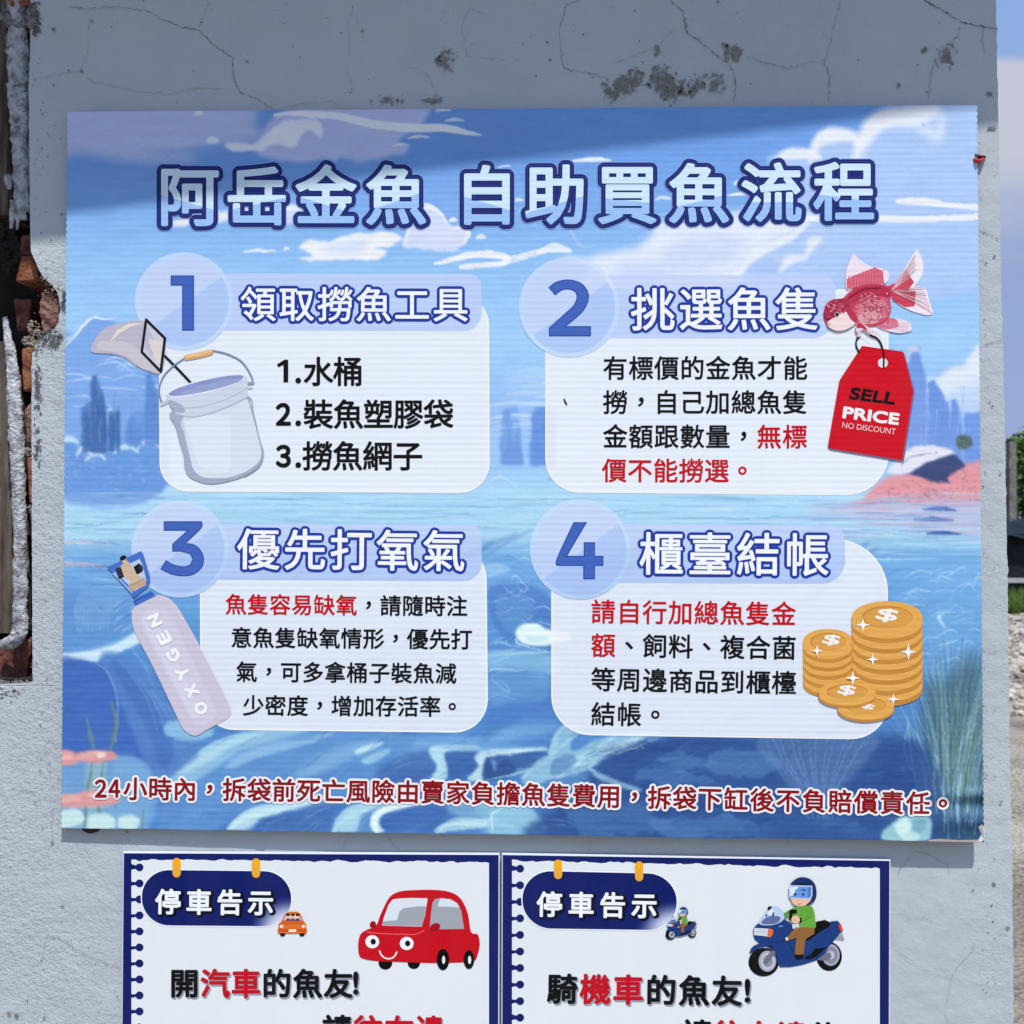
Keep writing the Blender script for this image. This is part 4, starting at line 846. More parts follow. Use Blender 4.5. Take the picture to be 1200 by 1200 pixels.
# flowers, stems and pebbles in the left corner
for p, c in (([(101, 840), (107, 862), (113, 884)], (104, 134, 150)), ([(134, 838), (134, 858), (127, 884)], (112, 140, 132)), ([(112, 890), (106, 920), (98, 985)], (110, 128, 140)), ([(124, 895), (117, 925), (112, 985)], (132, 158, 160)), ([(166, 952), (168, 985)], (122, 140, 130))): bstroke(p, 5, c, .75, soft=2, taper=(.6, 1, 1))
for x, y, rx, ry in ((80, 888, 14, 8), (113, 887, 24, 7.5), (84, 939, 18, 7), (116, 935, 24, 9)):
    bell(x, y, rx, ry, (228, 138, 144), .97, 2, rough=3); bell(x-2, y-2.5, rx*.7, ry*.4, (240, 170, 174), .6, 2)
bell(117, 886, 6, 2.6, (246, 206, 206), .9, 1)
for x, y, rx, ry, c in ((86, 962, 20, 9, (208, 222, 232)), (112, 961, 22, 9, (200, 214, 222)), (150, 961, 14, 8, (206, 220, 232)), (90, 976, 30, 8, (196, 212, 218)), (125, 974, 26, 8, (188, 208, 220))): bell(x, y, rx, ry, c, .85, 2, rough=4)

# crisp brush shapes laid over the broad ones
def P_(pts, c, a=.9, soft=1, rough=0, sm=True): bpoly(pts, c, a, soft, sm, rough)
P_([(60, 688), (100, 684), (150, 694), (176, 706), (176, 745), (150, 757), (110, 764), (60, 764)], (112, 158, 220), .75, 3)
P_([(60, 700), (110, 700), (150, 712), (165, 730), (120, 755), (60, 760)], (98, 144, 214), .7, 4)
for i in range(16):
    t = i/15; bstroke([(92+t*34, 742-t*6), (88+t*42, 715), (96+t*46, 690+t*8)], 1.2, (168, 196, 230), .55)
for i in range(26): x = rnd.uniform(130, 172); y = rnd.uniform(708, 756); bstroke([(x, y), (x+5, y-5), (x+12, y-9)], 1.3, rnd.choice([(196, 214, 238), (150, 186, 228), (80, 124, 200)]), .7)
P_([(60, 768), (95, 764), (130, 757), (165, 738), (178, 736), (168, 750), (140, 764), (122, 770), (112, 776), (90, 772), (60, 777)], (206, 219, 240), .95, 1)
P_([(118, 772), (140, 766), (172, 790), (215, 850), (235, 905), (200, 960), (178, 915), (150, 845)], (92, 132, 204), .85, 2); P_([(128, 776), (150, 784), (182, 828), (204, 880), (190, 900), (170, 850)], (78, 116, 194), .8, 2)
P_([(60, 779), (105, 776), (128, 790), (138, 830), (136, 885), (60, 884)], (74, 110, 196), .85, 2)
bstroke([(112, 776), (128, 790), (138, 825), (136, 870)], 1.6, (150, 180, 224), .7)
for k in range(5): bstroke([(140+k*12, 772+k*12), (170+k*12, 815+k*10), (186+k*10, 860+k*6)], 1.2, (130, 166, 218), .5)
P_([(140, 884), (165, 890), (178, 910), (172, 960), (160, 986), (60, 986), (60, 895), (120, 893)], (122, 164, 216), .8, 2)
for p, c in (([(101, 840), (107, 862), (112, 884)], (110, 138, 152)), ([(131, 822), (137, 850), (128, 884)], (116, 144, 140))): bstroke(p, 5, c, .8, soft=2)
P_([(102, 893), (124, 893), (118, 960), (120, 986), (96, 986), (100, 940)], (150, 182, 200), .75, 2)
for p in ([(108, 893), (102, 930), (98, 986)], [(121, 893), (116, 940), (113, 986)], [(168, 950), (166, 986)]): bstroke(p, 5, (112, 134, 142), .75, soft=2)
for q in ([(66, 882), (80, 880), (93, 887), (88, 896), (66, 897)], [(88, 886), (104, 880), (126, 880), (138, 886), (126, 893), (100, 894)], [(66, 932), (90, 930), (102, 926), (130, 926), (140, 934), (134, 942), (100, 946), (66, 944)]): P_(q, (230, 148, 154), .97, 1)
for q in ([(92, 885), (108, 881), (124, 882), (118, 886), (100, 888)], [(70, 884), (84, 884), (84, 889), (70, 890)], [(104, 929), (128, 929), (130, 934), (108, 935)], [(70, 934), (94, 933), (94, 938), (70, 939)]): P_(q, (240, 176, 178), .75, 1)
P_([(113, 884), (122, 883), (124, 887), (116, 889)], (248, 222, 220), .9, 1)
for q in ([(66, 952), (90, 948), (98, 956), (94, 966), (66, 970)], [(104, 956), (124, 954), (134, 960), (132, 970), (106, 972)], [(140, 958), (156, 955), (164, 962), (158, 972), (140, 970)]): P_(q, (206, 220, 226), .9, 1)
P_([(192, 852), (200, 846), (215, 844), (236, 852), (250, 858), (240, 866), (215, 867), (196, 862)], (146, 186, 228), .85, 1)
# bottom middle: silky folds
FD, FM, FL, FW_ = (74, 112, 184), (104, 150, 212), (150, 188, 226), (200, 221, 236)
P_([(200, 925), (240, 890), (300, 868), (400, 858), (480, 862), (470, 884), (400, 896), (320, 925), (270, 960), (230, 985), (180, 985)], (98, 144, 212), .8, 3)
P_([(196, 918), (232, 888), (262, 868), (312, 856), (360, 856), (330, 866), (282, 882), (250, 902), (222, 918)], FL, .85, 2); P_([(206, 908), (240, 882), (280, 864), (310, 860), (270, 876), (236, 898)], FW_, .6, 2)
P_([(262, 900), (280, 886), (320, 872), (360, 866), (392, 858), (360, 872), (310, 886), (280, 898)], (166, 200, 232), .6, 1); P_([(340, 912), (372, 888), (412, 872), (448, 868), (420, 884), (380, 905)], (142, 182, 226), .6, 3)
P_([(416, 880), (432, 873), (450, 870), (440, 876), (420, 884)], FW_, .9, 1); P_([(424, 890), (446, 880), (458, 878), (448, 888), (430, 896)], (170, 204, 232), .7, 1)
P_([(440, 905), (470, 886), (505, 882), (508, 905), (500, 916), (450, 918)], FD, .75, 3); P_([(520, 884), (560, 880), (556, 905), (526, 910)], (66, 104, 178), .85, 2)
P_([(502, 916), (512, 900), (506, 888), (504, 880), (514, 876), (526, 876), (520, 884), (524, 898), (522, 914)], (178, 210, 230), .9, 1); P_([(514, 876), (545, 874), (640, 876), (600, 879), (540, 880)], (140, 180, 224), .7, 1)
P_([(548, 914), (562, 900), (556, 888), (566, 880), (600, 878), (640, 876), (600, 884), (574, 886), (568, 896), (566, 914)], FW_, .85, 1); P_([(566, 912), (569, 890), (574, 888), (580, 905), (588, 892), (596, 890), (606, 902), (590, 913)], (60, 92, 158), .9, 1); P_([(600, 886), (640, 880), (640, 892), (612, 902), (604, 892)], (72, 108, 178), .8, 1)
P_([(574, 888), (582, 892), (580, 905)], (120, 156, 206), .8, 1, 0, False); bstroke([(570, 914), (600, 908), (626, 900), (648, 888)], 2.4, (170, 204, 230), .85)
P_([(268, 972), (280, 958), (300, 950), (330, 944), (380, 934), (350, 948), (310, 958), (292, 972)], FW_, .85, 2); P_([(300, 972), (320, 958), (370, 945), (410, 938), (390, 952), (380, 972)], FD, .75, 3)
P_([(396, 974), (402, 960), (418, 948), (452, 936), (440, 948), (424, 958), (418, 974)], (180, 212, 232), .85, 2); P_([(420, 974), (426, 958), (448, 946), (436, 960), (438, 974)], (104, 148, 206), .8, 1)
P_([(436, 974), (434, 960), (442, 950), (470, 942), (505, 938), (470, 948), (450, 954), (444, 964), (450, 974)], (226, 234, 238), .9, 1); P_([(452, 974), (448, 962), (460, 952), (500, 944), (530, 948), (520, 962), (510, 974)], (70, 108, 184), .8, 2)
P_([(510, 974), (518, 966), (540, 962), (580, 960), (576, 968), (545, 972)], (190, 216, 230), .85, 1); P_([(524, 945), (560, 936), (590, 944), (580, 958), (540, 958)], (134, 176, 214), .7, 2)
P_([(574, 974), (574, 954), (588, 946), (620, 948), (636, 964), (640, 976), (600, 976)], (150, 192, 222), .8, 1); bstroke([(578, 974), (576, 956), (590, 946)], 3, FW_, .8)
# bottom right: darker glassy water
P_([(690, 908), (720, 880), (780, 866), (860, 862), (1045, 862), (1100, 900), (1100, 990), (640, 990), (660, 940)], (54, 86, 154), .82, 4)
for q, c, a in (([(826, 890), (860, 880), (905, 880), (930, 900), (890, 910), (845, 905)], (92, 130, 190), .75), ([(740, 912), (760, 900), (800, 900), (840, 914), (800, 922)], (86, 124, 190), .7), ([(690, 875), (740, 868), (800, 876), (770, 890), (720, 888)], (54, 84, 152), .75), ([(780, 865), (840, 862), (870, 870), (830, 880), (800, 878)], (58, 88, 156), .75),
    ([(880, 930), (930, 918), (980, 930), (960, 952), (900, 950)], (56, 88, 158), .7), ([(660, 950), (720, 944), (770, 956), (740, 975), (680, 980)], (84, 124, 188), .7), ([(760, 965), (820, 955), (880, 964), (850, 984), (780, 984)], (94, 134, 196), .65), ([(890, 964), (950, 956), (1010, 968), (980, 984), (900, 984)], (74, 110, 178), .7), ([(960, 880), (1010, 872), (1035, 885), (1020, 905), (975, 905)], (58, 88, 154), .7), ([(1040, 895), (1070, 900), (1080, 930), (1050, 935), (1030, 915)], (52, 82, 148), .7), ([(700, 930), (760, 922), (850, 934), (900, 946), (820, 950), (740, 944)], (50, 82, 148), .6), ([(830, 975), (900, 962), (980, 972), (1030, 985), (900, 988)], (56, 88, 152), .6), ([(770, 890), (830, 884), (850, 892), (800, 904)], (100, 140, 198), .5),
    ([(640, 900), (690, 905), (700, 930), (660, 945), (630, 930)], (100, 142, 200), .6)): P_([(x_+(y_-915)*.9*(i_ % 2), 915+(y_-915)*1.0) for i_, (x_, y_) in enumerate(q)], c, a*.8, 1, 9, False)
P_([(890, 864), (1022, 862), (1016, 890), (985, 925), (965, 945), (940, 940), (912, 905)], (112, 142, 194), .42, 2)
for k in range(17):
    x = 896+k*7.6; bstroke([(x, 863), (x+(952-x)*.3, 892), (x+(958-x)*.62, 925), (x+(960-x)*.75, 960)], 1.0, (150, 180, 220) if k % 3 else (92, 122, 182), .55)
P_([(612, 914), (624, 896), (644, 884), (650, 866), (664, 848), (680, 850), (668, 868), (672, 880), (700, 866), (730, 858), (716, 868), (690, 884), (676, 898), (650, 906), (632, 920)], (160, 198, 224), .75, 1, 3)
P_([(640, 912), (652, 900), (688, 886), (712, 866), (735, 862), (776, 856), (752, 870), (716, 884), (690, 900), (660, 912)], (176, 208, 228), .6, 1, 4); P_([(644, 908), (650, 890), (668, 884), (676, 892), (660, 905)], (86, 128, 190), .7, 1)
for i in range(60):
    t = rnd.random(); x = 640+t*125; y = 910-t*48+rnd.uniform(-7, 7); bstroke([(x, y), (x+rnd.uniform(6, 22), y-rnd.uniform(2, 9))], rnd.uniform(.9, 1.8), rnd.choice([(224, 234, 238), (100, 142, 196), (70, 110, 174), (206, 222, 232)]), .75)
P_([(690, 900), (720, 914), (750, 924), (745, 927), (705, 915)], (170, 200, 226), .7, 1)
# middle strip
P_([(566, 660), (590, 654), (620, 662), (660, 676), (660, 700), (566, 700)], (112, 162, 222), .75, 2); P_([(566, 664), (585, 660), (600, 668), (584, 674), (566, 676)], (160, 200, 234), .7, 1)
P_([(572, 694), (590, 686), (620, 686), (645, 700), (645, 735), (612, 742), (596, 752), (578, 730)], (86, 128, 204), .8, 1, 3); P_([(582, 700), (605, 694), (625, 706), (620, 728), (596, 738), (584, 722)], (104, 148, 214), .7, 1, 3)
for i in range(22): x = rnd.uniform(576, 640); y = rnd.uniform(664, 742); bstroke([(x, y), (x+rnd.uniform(4, 16), y+rnd.uniform(-8, 10)), (x+rnd.uniform(14, 26), y+rnd.uniform(-12, 12))], rnd.uniform(.9, 1.5), rnd.choice([(196, 216, 240), (168, 198, 234), (70, 110, 188)]), .65)
P_([(604, 742), (612, 732), (628, 730), (642, 738), (668, 744), (664, 750), (640, 756), (614, 754)], (228, 234, 238), .95, 1); P_([(616, 746), (640, 746), (640, 751), (622, 752)], (186, 206, 230), .7, 1)
P_([(566, 766), (600, 762), (650, 768), (650, 790), (600, 784), (566, 784)], (150, 194, 230), .65, 2); P_([(570, 792), (590, 784), (640, 790), (640, 820), (600, 830), (570, 820)], (112, 160, 218), .6, 3); P_([(572, 830), (610, 820), (650, 826), (650, 846), (600, 850), (572, 846)], (84, 126, 204), .6, 3)
# more of the left spires, mesas and level water
for q in ([(96, 530), (97, 486), (103, 476), (105, 500), (109, 444), (113, 440), (115, 470), (120, 458), (124, 478), (124, 532)], [(127, 530), (128, 486), (132, 482), (133, 530)], [(136, 530), (136, 484), (140, 482), (141, 530)]): P_(q, (74, 112, 172), .9, 1, 0, False)
for i in range(26): x = rnd.choice([rnd.uniform(97, 124), rnd.uniform(127, 141)]); y = rnd.uniform(470, 505); bstroke([(x, y), (x-.5, y+rnd.uniform(14, 30))], 1.1, rnd.choice([(138, 172, 218), (52, 86, 146), (58, 96, 158)]), .75)
P_([(170, 522), (172, 442), (175, 436), (180, 448), (185, 470), (187, 522)], (96, 140, 206), .85, 1, 0, False); P_([(150, 524), (150, 494), (158, 490), (160, 500), (168, 494), (168, 524)], (98, 142, 210), .75, 1, 0, False)
P_([(588, 545), (590, 484), (594, 478), (598, 482), (600, 505), (608, 500), (614, 545)], (112, 156, 220), .85, 1, 0, False); P_([(622, 545), (623, 488), (627, 480), (640, 477), (650, 478), (650, 545)], (104, 148, 216), .9, 1, 0, False)
for i in range(14): x = rnd.uniform(588, 612); y = rnd.uniform(484, 515); bstroke([(x, y), (x, y+rnd.uniform(8, 22))], 1, (170, 200, 236), .7)
for i in range(130):
    y = rnd.uniform(578, 660); x = rnd.uniform(50, 1120); l = rnd.uniform(30, 130); bstroke([(x, y), (x+l*.5, y+rnd.uniform(-1, 2)), (x+l, y+rnd.uniform(-2, 2))], rnd.uniform(.7, 1.5), rnd.choice([(104, 150, 196), (116, 164, 206), (210, 232, 240)]), .55, smooth=False)
for i in range(40):
    y = rnd.uniform(582, 690); x = rnd.uniform(60, 150); bstroke([(x, y), (x+30, y+rnd.uniform(-2, 3)), (x+rnd.uniform(50, 80), y+rnd.uniform(-2, 5))], rnd.uniform(.8, 1.8), rnd.choice([(88, 126, 186), (190, 218, 240), (110, 156, 210)]), .55)
for i in range(60): x = rnd.gauss(95, 16); y = rnd.choice([636, 662])+rnd.gauss(0, 2); bstroke([(x, y), (x+rnd.uniform(1, 4), y)], 1.6, rnd.choice([(220, 206, 214), (150, 130, 150), (186, 190, 220), (206, 180, 190)]), .8)
# fine dark and bright hairs of the drawn water
for i in range(190):
    x = rnd.uniform(190, 1040); y = rnd.uniform(852, 978); an = -.3+.35*math.sin(x/80)+.2*math.cos(y/30); l = rnd.uniform(14, 46)
    bstroke([(x, y), (x+l*.5*math.cos(an), y+l*.5*math.sin(an)-2), (x+l*math.cos(an), y+l*math.sin(an))], rnd.uniform(.7, 1.3), rnd.choice([(160, 194, 228), (60, 94, 160), (132, 172, 216)]) if x < 700 else rnd.choice([(110, 146, 200), (46, 74, 138)]), .4)
P_([(1086, 806), (1104, 800), (1150, 770), (1160, 985), (1108, 985), (1090, 900)], (84, 114, 138), .35, 6); P_([(1100, 950), (1160, 930), (1160, 995), (1100, 990)], (52, 84, 130), .6, 6)
for i in range(70):
    bx = rnd.gauss(1122, 12); by = rnd.uniform(900, 985); tx = bx+(bx-1112)*1.5+rnd.gauss(0, 14); ty = rnd.uniform(760, 850); bstroke([(bx, by), ((bx+tx)/2-(tx-bx)*.2, (by+ty)/2), (tx, ty)], rnd.uniform(.8, 1.5), rnd.choice([(58, 84, 106), (150, 182, 200), (112, 142, 142), (176, 204, 224)]), .6, taper=(1, .8, .2))
P_([(1034, 976), (1048, 962), (1062, 956), (1088, 958), (1092, 974), (1086, 986), (1040, 986)], (160, 200, 216), .9, 1, 2)
for q, c in (([(1048, 966), (1062, 958), (1068, 972), (1056, 982)], (214, 230, 234)), ([(1072, 960), (1086, 962), (1080, 976), (1070, 972)], (120, 166, 194)), ([(1060, 976), (1078, 978), (1074, 986), (1058, 986)], (196, 218, 226))): P_(q, c, .85, 1, 2)
# flow grain, then let it all waver a little like brush work
wx = (fbm(XX/26, YY/18, 31)-.5)*3; wy = (fbm(XX/26, YY/14, 47)-.5)*2.4
ix = np.clip((XX-X0+wx).round().astype(int), 0, PW-1); iy = np.clip((YY-Y0+wy).round().astype(int), 0, PH-1)
IMG = IMG[iy, ix]
IMG += ((fbm(XX/30, YY/5, 61, 4)-.5)*12)[..., None] + ((fbm(XX/3, YY/1.5, 71, 2)-.5)*6)[..., None]
for i in range(26): bell(rnd.uniform(90, 1140), rnd.uniform(140, 965), rnd.uniform(.7, 1.3), rnd.uniform(.6, 1.1), (70, 76, 96), .8, 1)
g_ = IMG.mean(2, keepdims=True); lo_ = np.clip((YY-600)/120, 0, 1)[..., None]; IMG = g_+(IMG-g_)*(.94-.10*lo_); IMG = IMG*(1-lo_*np.array([.04, -.01, .03])); IMG = 150+(IMG-150)*(1.05+.10*lo_)
IMG = np.clip(IMG, 0, 246)
def sample(p):
    x = np.clip(p[:, 0]-X0, 0, PW-1.001); y = np.clip(p[:, 1]-Y0, 0, PH-1.001); xi = x.astype(int); yi = y.astype(int); fx = (x-xi)[:, None]; fy = (y-yi)[:, None]
    return (IMG[yi, xi]*(1-fx)+IMG[yi, xi+1]*fx)*(1-fy)+(IMG[yi+1, xi]*(1-fx)+IMG[yi+1, xi+1]*fx)*fy
# ------------------------------------------------------------------ the large banner
BQ = np.array([[79, 131], [1145, 123], [1153, 987], [72, 970]], float)      # its corners
banner = empty('corrugated_banner', on_banner([[612, 978]])[0], 'wide blue sea-and-sky banner with four numbered panels, above two smaller signs', 'banner')
NU, NV = 700, 556
def board_mesh():
    u, v = np.meshgrid(np.linspace(0, 1, NU+1), np.linspace(0, 1, NV+1)); u = u.ravel(); v = v.ravel()
    p = (1-u)[:, None]*(1-v)[:, None]*BQ[0]+u[:, None]*(1-v)[:, None]*BQ[1]+u[:, None]*v[:, None]*BQ[2]+(1-u)[:, None]*v[:, None]*BQ[3]
    # cut edges of the board are not ruler straight
    e = np.minimum(v, 1-v) < .5/NV
    p[:, 1] += np.where(v > .5, 1, 0)*(np.where(v > .999, 1, 0))*(1.6*(fbm(p[:, 0]/60, p[:, 1]*0+2, 5)-.5)+np.where(np.abs(p[:, 0]-307) < 5, 1.5, 0))
    side = (u < .001) | (u > .999)
    p[:, 0] += np.where(side, .6*np.sin(p[:, 1]*2*np.pi/7.3), 0)
    w3 = on_banner(p); col = alb(sample(p))
    idx = np.arange((NU+1)*(NV+1)).reshape(NV+1, NU+1)
    q = np.stack([idx[:-1, :-1], idx[1:, :-1], idx[1:, 1:], idx[:-1, 1:]], -1).reshape(-1, 4)
    # edge band: rim vertices repeated, then pushed back by the thickness of the board
    rim = np.concatenate([idx[0, :-1], idx[:-1, -1], idx[-1, :0:-1], idx[:0:-1, 0]])
    nb = len(rim); off = len(w3)
    ra = w3[rim]; rb = ra.copy(); rb[:, 1] += .0045
    white = np.tile(alb((206, 214, 224)), (2*nb, 1)); k = np.arange(nb)
    q2 = np.stack([off+k, off+(k+1) % nb, off+nb+(k+1) % nb, off+nb+k], 1)
    corners = np.array([0, NU, NU+NV, 2*NU+NV])+off+nb
    me = bpy.data.meshes.new('board'); V = np.concatenate([w3, ra, rb])-np.array(banner.location)[None]
    Q = np.concatenate([q, q2, corners[None, ::-1]])
    me.vertices.add(len(V)); me.vertices.foreach_set('co', V.astype(np.float32).ravel())
    me.loops.add(Q.size); me.loops.foreach_set('vertex_index', Q.astype(np.int32).ravel())
    me.polygons.add(len(Q)); me.polygons.foreach_set('loop_start', (np.arange(len(Q))*4).astype(np.int32)); me.polygons.foreach_set('loop_total', np.full(len(Q), 4, np.int32))
    me.update(calc_edges=True); me.validate()
    C4 = np.concatenate([np.concatenate([col, white]), np.ones((len(V), 1))], 1)
    a = me.color_attributes.new('Col', 'FLOAT_COLOR', 'POINT'); a.data.foreach_set('color', C4.astype(np.float32).ravel())
    me.materials.append(pmat('print'))
    sm = np.ones(len(Q), bool); sm[len(q):] = False
    me.polygons.foreach_set('use_smooth', sm)
    o = bpy.data.objects.new('board', me); COL.objects.link(o); o.parent = banner
    return o
board_mesh()

def rr_rows(x0, y0, x1, y1, rad, n=9, fill=10.0):
    """rounded rectangle cut in rows: list of (y, xl, xr); rad = tl, tr, br, bl"""
    tl, tr, br, bl = rad; ys = set([y0, y1])
    for r, top in ((tl, 1), (tr, 1), (br, 0), (bl, 0)):
        for k in range(n+1):
            a = math.pi/2*k/n; d = r*(1-math.cos(a)); ys.add(round(y0+d if top else y1-d, 4))
    ys = sorted(ys); o = [ys[0]]
    for y in ys[1:]:
        m = int((y-o[-1])//fill)
        b = o[-1]
        for k in range(1, m+1): o.append(b+(y-b)*k/(m+1))
        o.append(y)
    def inset(y, r, yc, top):
        d = (yc+r-y) if top else (y-(yc-r))
        return r-math.sqrt(max(r*r-d*d, 0)) if r > 0 and d > 0 else 0
    return [(y, x0+max(inset(y, tl, y0, 1), inset(y, bl, y1, 0)), x1-max(inset(y, tr, y0, 1), inset(y, br, y1, 0))) for y in o]
def rows_shape(A, rows, colfn, quad=None, box=None, ncol=40):
    """fills rows with a grid whose corners take their ink from colfn(points)"""
    P = []; t = np.linspace(0, 1, ncol+1)
    for y, a, b in rows: P.append(np.stack([a+(b-a)*t, np.full(ncol+1, y)], 1))
    P = np.concatenate(P)
    if quad is not None:
        x0, y0, x1, y1 = box; u = ((P[:, 0]-x0)/(x1-x0))[:, None]; v = ((P[:, 1]-y0)/(y1-y0))[:, None]; q = np.asarray(quad, float)
        P = (1-u)*(1-v)*q[0]+u*(1-v)*q[1]+u*v*q[2]+(1-u)*v*q[3]
    idx = np.arange(len(P)).reshape(len(rows), ncol+1)
    f = np.stack([idx[:-1, :-1], idx[1:, :-1], idx[1:, 1:], idx[:-1, 1:]], -1).reshape(-1, 4)
    A.place(P, [tuple(r) for r in f], 'print', alb(colfn(P)))
def tint(c, a, under=sample):
    def fn(p): b = under(p); return b+(np.asarray(c, float)-b)*a
    return fn
def panel(quad, rad, name_label=None):
    q = np.asarray(quad, float); box = (q[:, 0].min(), q[:, 1].min(), q[:, 0].max(), q[:, 1].max())
    A = Art('banner', 'banner', lift=.0002)
    e = 1.6
    rows = rr_rows(*box, rad); rows_shape(A, rows, lambda p: np.tile((244., 242., 236.), (len(p), 1)), q, box, 12)
    rows = rr_rows(box[0]+e, box[1]+e, box[2]-e, box[3]-e, [max(r-e, 0) for r in rad], fill=4)
    rows_shape(A, rows, tint((237, 238, 241), .88), q, box, 96)
    return A.build('panel', banner, True)
def heading_bar(quad, rad=14):
    q = np.asarray(quad, float); box = (q[:, 0].min(), q[:, 1].min(), q[:, 0].max(), q[:, 1].max())
    A = Art('banner', 'banner', lift=.00032)
    rows_shape(A, rr_rows(*box, (rad, rad, rad*1.6, 0), fill=4), tint((196, 208, 240), .78), q, box, 70)
    return A.build('heading_bar', banner, True)
def badge(cx, cy, r):
    A = Art('banner', 'banner', lift=.00042)
    rows_shape(A, rr_rows(cx-r, cy-r, cx+r, cy+r, (r,)*4, 24, 3), tint((206, 220, 244), .72), None, None, 40)
    r2 = r*.912
    def two(p):
        c = np.where(((p[:, 0]-cx)*.72+(p[:, 1]-cy) > 3)[:, None], np.array([[178., 198., 238.]]), np.array([[200., 212., 240.]])); b = sample(p)
        return b+(c-b)*.86
    rows_shape(A, rr_rows(cx-r2, cy-r2, cx+r2, cy+r2, (r2,)*4, 28, 1.3), two, None, None, 84)
    return A.build('number_badge', banner, True)
panel([(186, 345), (573, 345), (574, 578), (187, 576)], (4, 36, 36, 34))
panel([(639, 339), (1041, 339), (1042, 581), (639, 577)], (4, 3, 52, 40))
panel([(234, 632), (570, 634), (572, 859), (235, 855)], (4, 46, 40, 40))
panel([(646, 630), (1040, 632), (1042, 867), (646, 861)], (4, 62, 46, 46))
heading_bar([(224, 320), (564, 321), (565, 388), (224, 387)]); heading_bar([(664, 322), (979, 322), (980, 396), (664, 396)], 18)
heading_bar([(224, 613), (564, 615), (565, 681), (224, 679)]); heading_bar([(662, 613), (990, 615), (991, 684), (662, 683)], 18)
badges = [badge(215.5, 353, 57.5), badge(667, 360, 59), badge(211, 643.5, 57), badge(680, 644, 59)]
NUM = ((60, 280, 3.75, [(525, 160), (628, 160), (628, 403), (575, 403), (575, 205), (525, 205)]),
       (600, 280, 3.75, [(160, 213), (190, 190), (230, 179), (275, 182), (315, 202), (337, 240), (335, 275), (315, 315), (285, 345), (240, 383), (347, 383), (347, 428), (162, 428), (162, 390), (235, 325), (270, 290), (284, 255), (276, 232), (250, 222), (220, 226), (190, 248)]),
       (60, 570, 4.0, [(527, 163), (705, 163), (705, 195), (633, 265), (670, 272), (700, 297), (716, 335), (708, 378), (670, 412), (620, 421), (565, 413), (512, 388), (537, 345), (575, 366), (620, 375), (650, 366), (662, 342), (650, 317), (610, 306), (567, 306), (567, 270), (635, 208), (527, 208)]),
       (600, 570, 3.75, [(270, 157), (330, 157), (243, 305), (315, 305), (315, 245), (365, 245), (365, 305), (402, 305), (402, 349), (365, 349), (365, 408), (313, 408), (313, 349), (197, 349), (197, 315)]))
for bd, (ox, oy, k, pts) in zip(badges, NUM):
    A = Art('banner', 'banner', ox, oy, k, lift=.0006)
    A.poly(run_smooth(pts), (48, 78, 158)); c = np.mean(pts, 0); p = np.asarray(pts, float)
    # the bevelled face of the figure: the outline moved in by a small step
    n = len(p); q = []
    for i in range(n):
        d0 = p[i]-p[i-1]; d1 = p[(i+1) % n]-p[i]; d0 /= np.linalg.norm(d0); d1 /= np.linalg.norm(d1)
        n0 = np.array([-d0[1], d0[0]]); n1 = np.array([-d1[1], d1[0]]); m = n0+n1; m /= max(np.linalg.norm(m), .3); q.append(p[i]+m*5/max(.5, (m@n0)))
    A.poly(run_smooth(q), (66, 100, 182))
    A.build('numeral', bd)

NAVY = (28, 36, 108); BLUE = (34, 58, 154); WHT = (240, 242, 244); BLK = (8, 9, 14); RED = (196, 10, 26); DRED = (138, 4, 20)
# title: pale face over sky blue, inside a navy outline
A = Art('banner', 'banner', lift=.0004)
title = [(c, x, y) for c, x, y in (('阿', 221, 229.5), ('岳', 301, 229), ('金', 382, 228), ('魚', 464, 228), ('自', 570, 228), ('助', 651, 227.5), ('買', 735, 227), ('魚', 819, 226), ('流', 904, 225), ('程', 989, 223.5))]
TE = 73
for j, (rg, cc) in enumerate(((5.5, (140, 168, 222)), (4.6, NAVY), (2.2, (56, 78, 156)), (1.7, NAVY), (0, (206, 230, 244)))):
    for c, x, y in title:
        A.lift = .0004+j*.00012; put(A, c, x, y, TE, cc if not rg else None, .030 if rg else .024, rg, cc)
# the lower, bluer half of the title faces, cut along slanting lines
for i, (c, x, y) in enumerate(title):
    A.lift = .0010; v, f = cell(c, 0.0); sl = (.28, -.22, .3, -.34, .3, -.3, .1, -.25, .0, .12)[i]
    for j in range(9):
        off = np.array([math.cos(j*math.pi/4+.39), math.sin(j*math.pi/4+.39)])*(.024*TE if j < 8 else 0)
        bm = bmesh.new(); vv = [bm.verts.new((a*TE+off[0], -b*TE+off[1], 0)) for a, b in v]
        for q in f:
            try: bm.faces.new([vv[k] for k in q])
            except ValueError: pass
        bmesh.ops.bisect_plane(bm, geom=bm.verts[:]+bm.edges[:]+bm.faces[:], plane_co=(0, 8+(i % 3)*2, 0), plane_no=(-sl, 1, 0), clear_inner=True)
        bm.verts.ensure_lookup_table(); bm.verts.index_update()
        if len(bm.faces): A.tris(np.array([(q.co.x+x, q.co.y+y) for q in bm.verts]), [tuple(k.index for k in fc.verts) for fc in bm.faces], (156, 194, 240))
        bm.free()
A.build('title_lettering', banner)
for text, a, em in (('領取撈魚工具', {0: (302.5, 356), 5: (528, 356.5)}, 42.5), ('挑選魚隻', {0: (765, 362), 3: (934, 361.5)}, 53), ('優先打氧氣', {0: (303, 643), 4: (520, 645)}, 51), ('櫃臺結帳', {0: (775, 648.5), 3: (946, 649.5)}, 53)):
    A = Art('banner', 'banner', lift=.0006); line(A, text, a, em, WHT, .013, 3.3, BLUE); A.build('heading_lettering', banner)
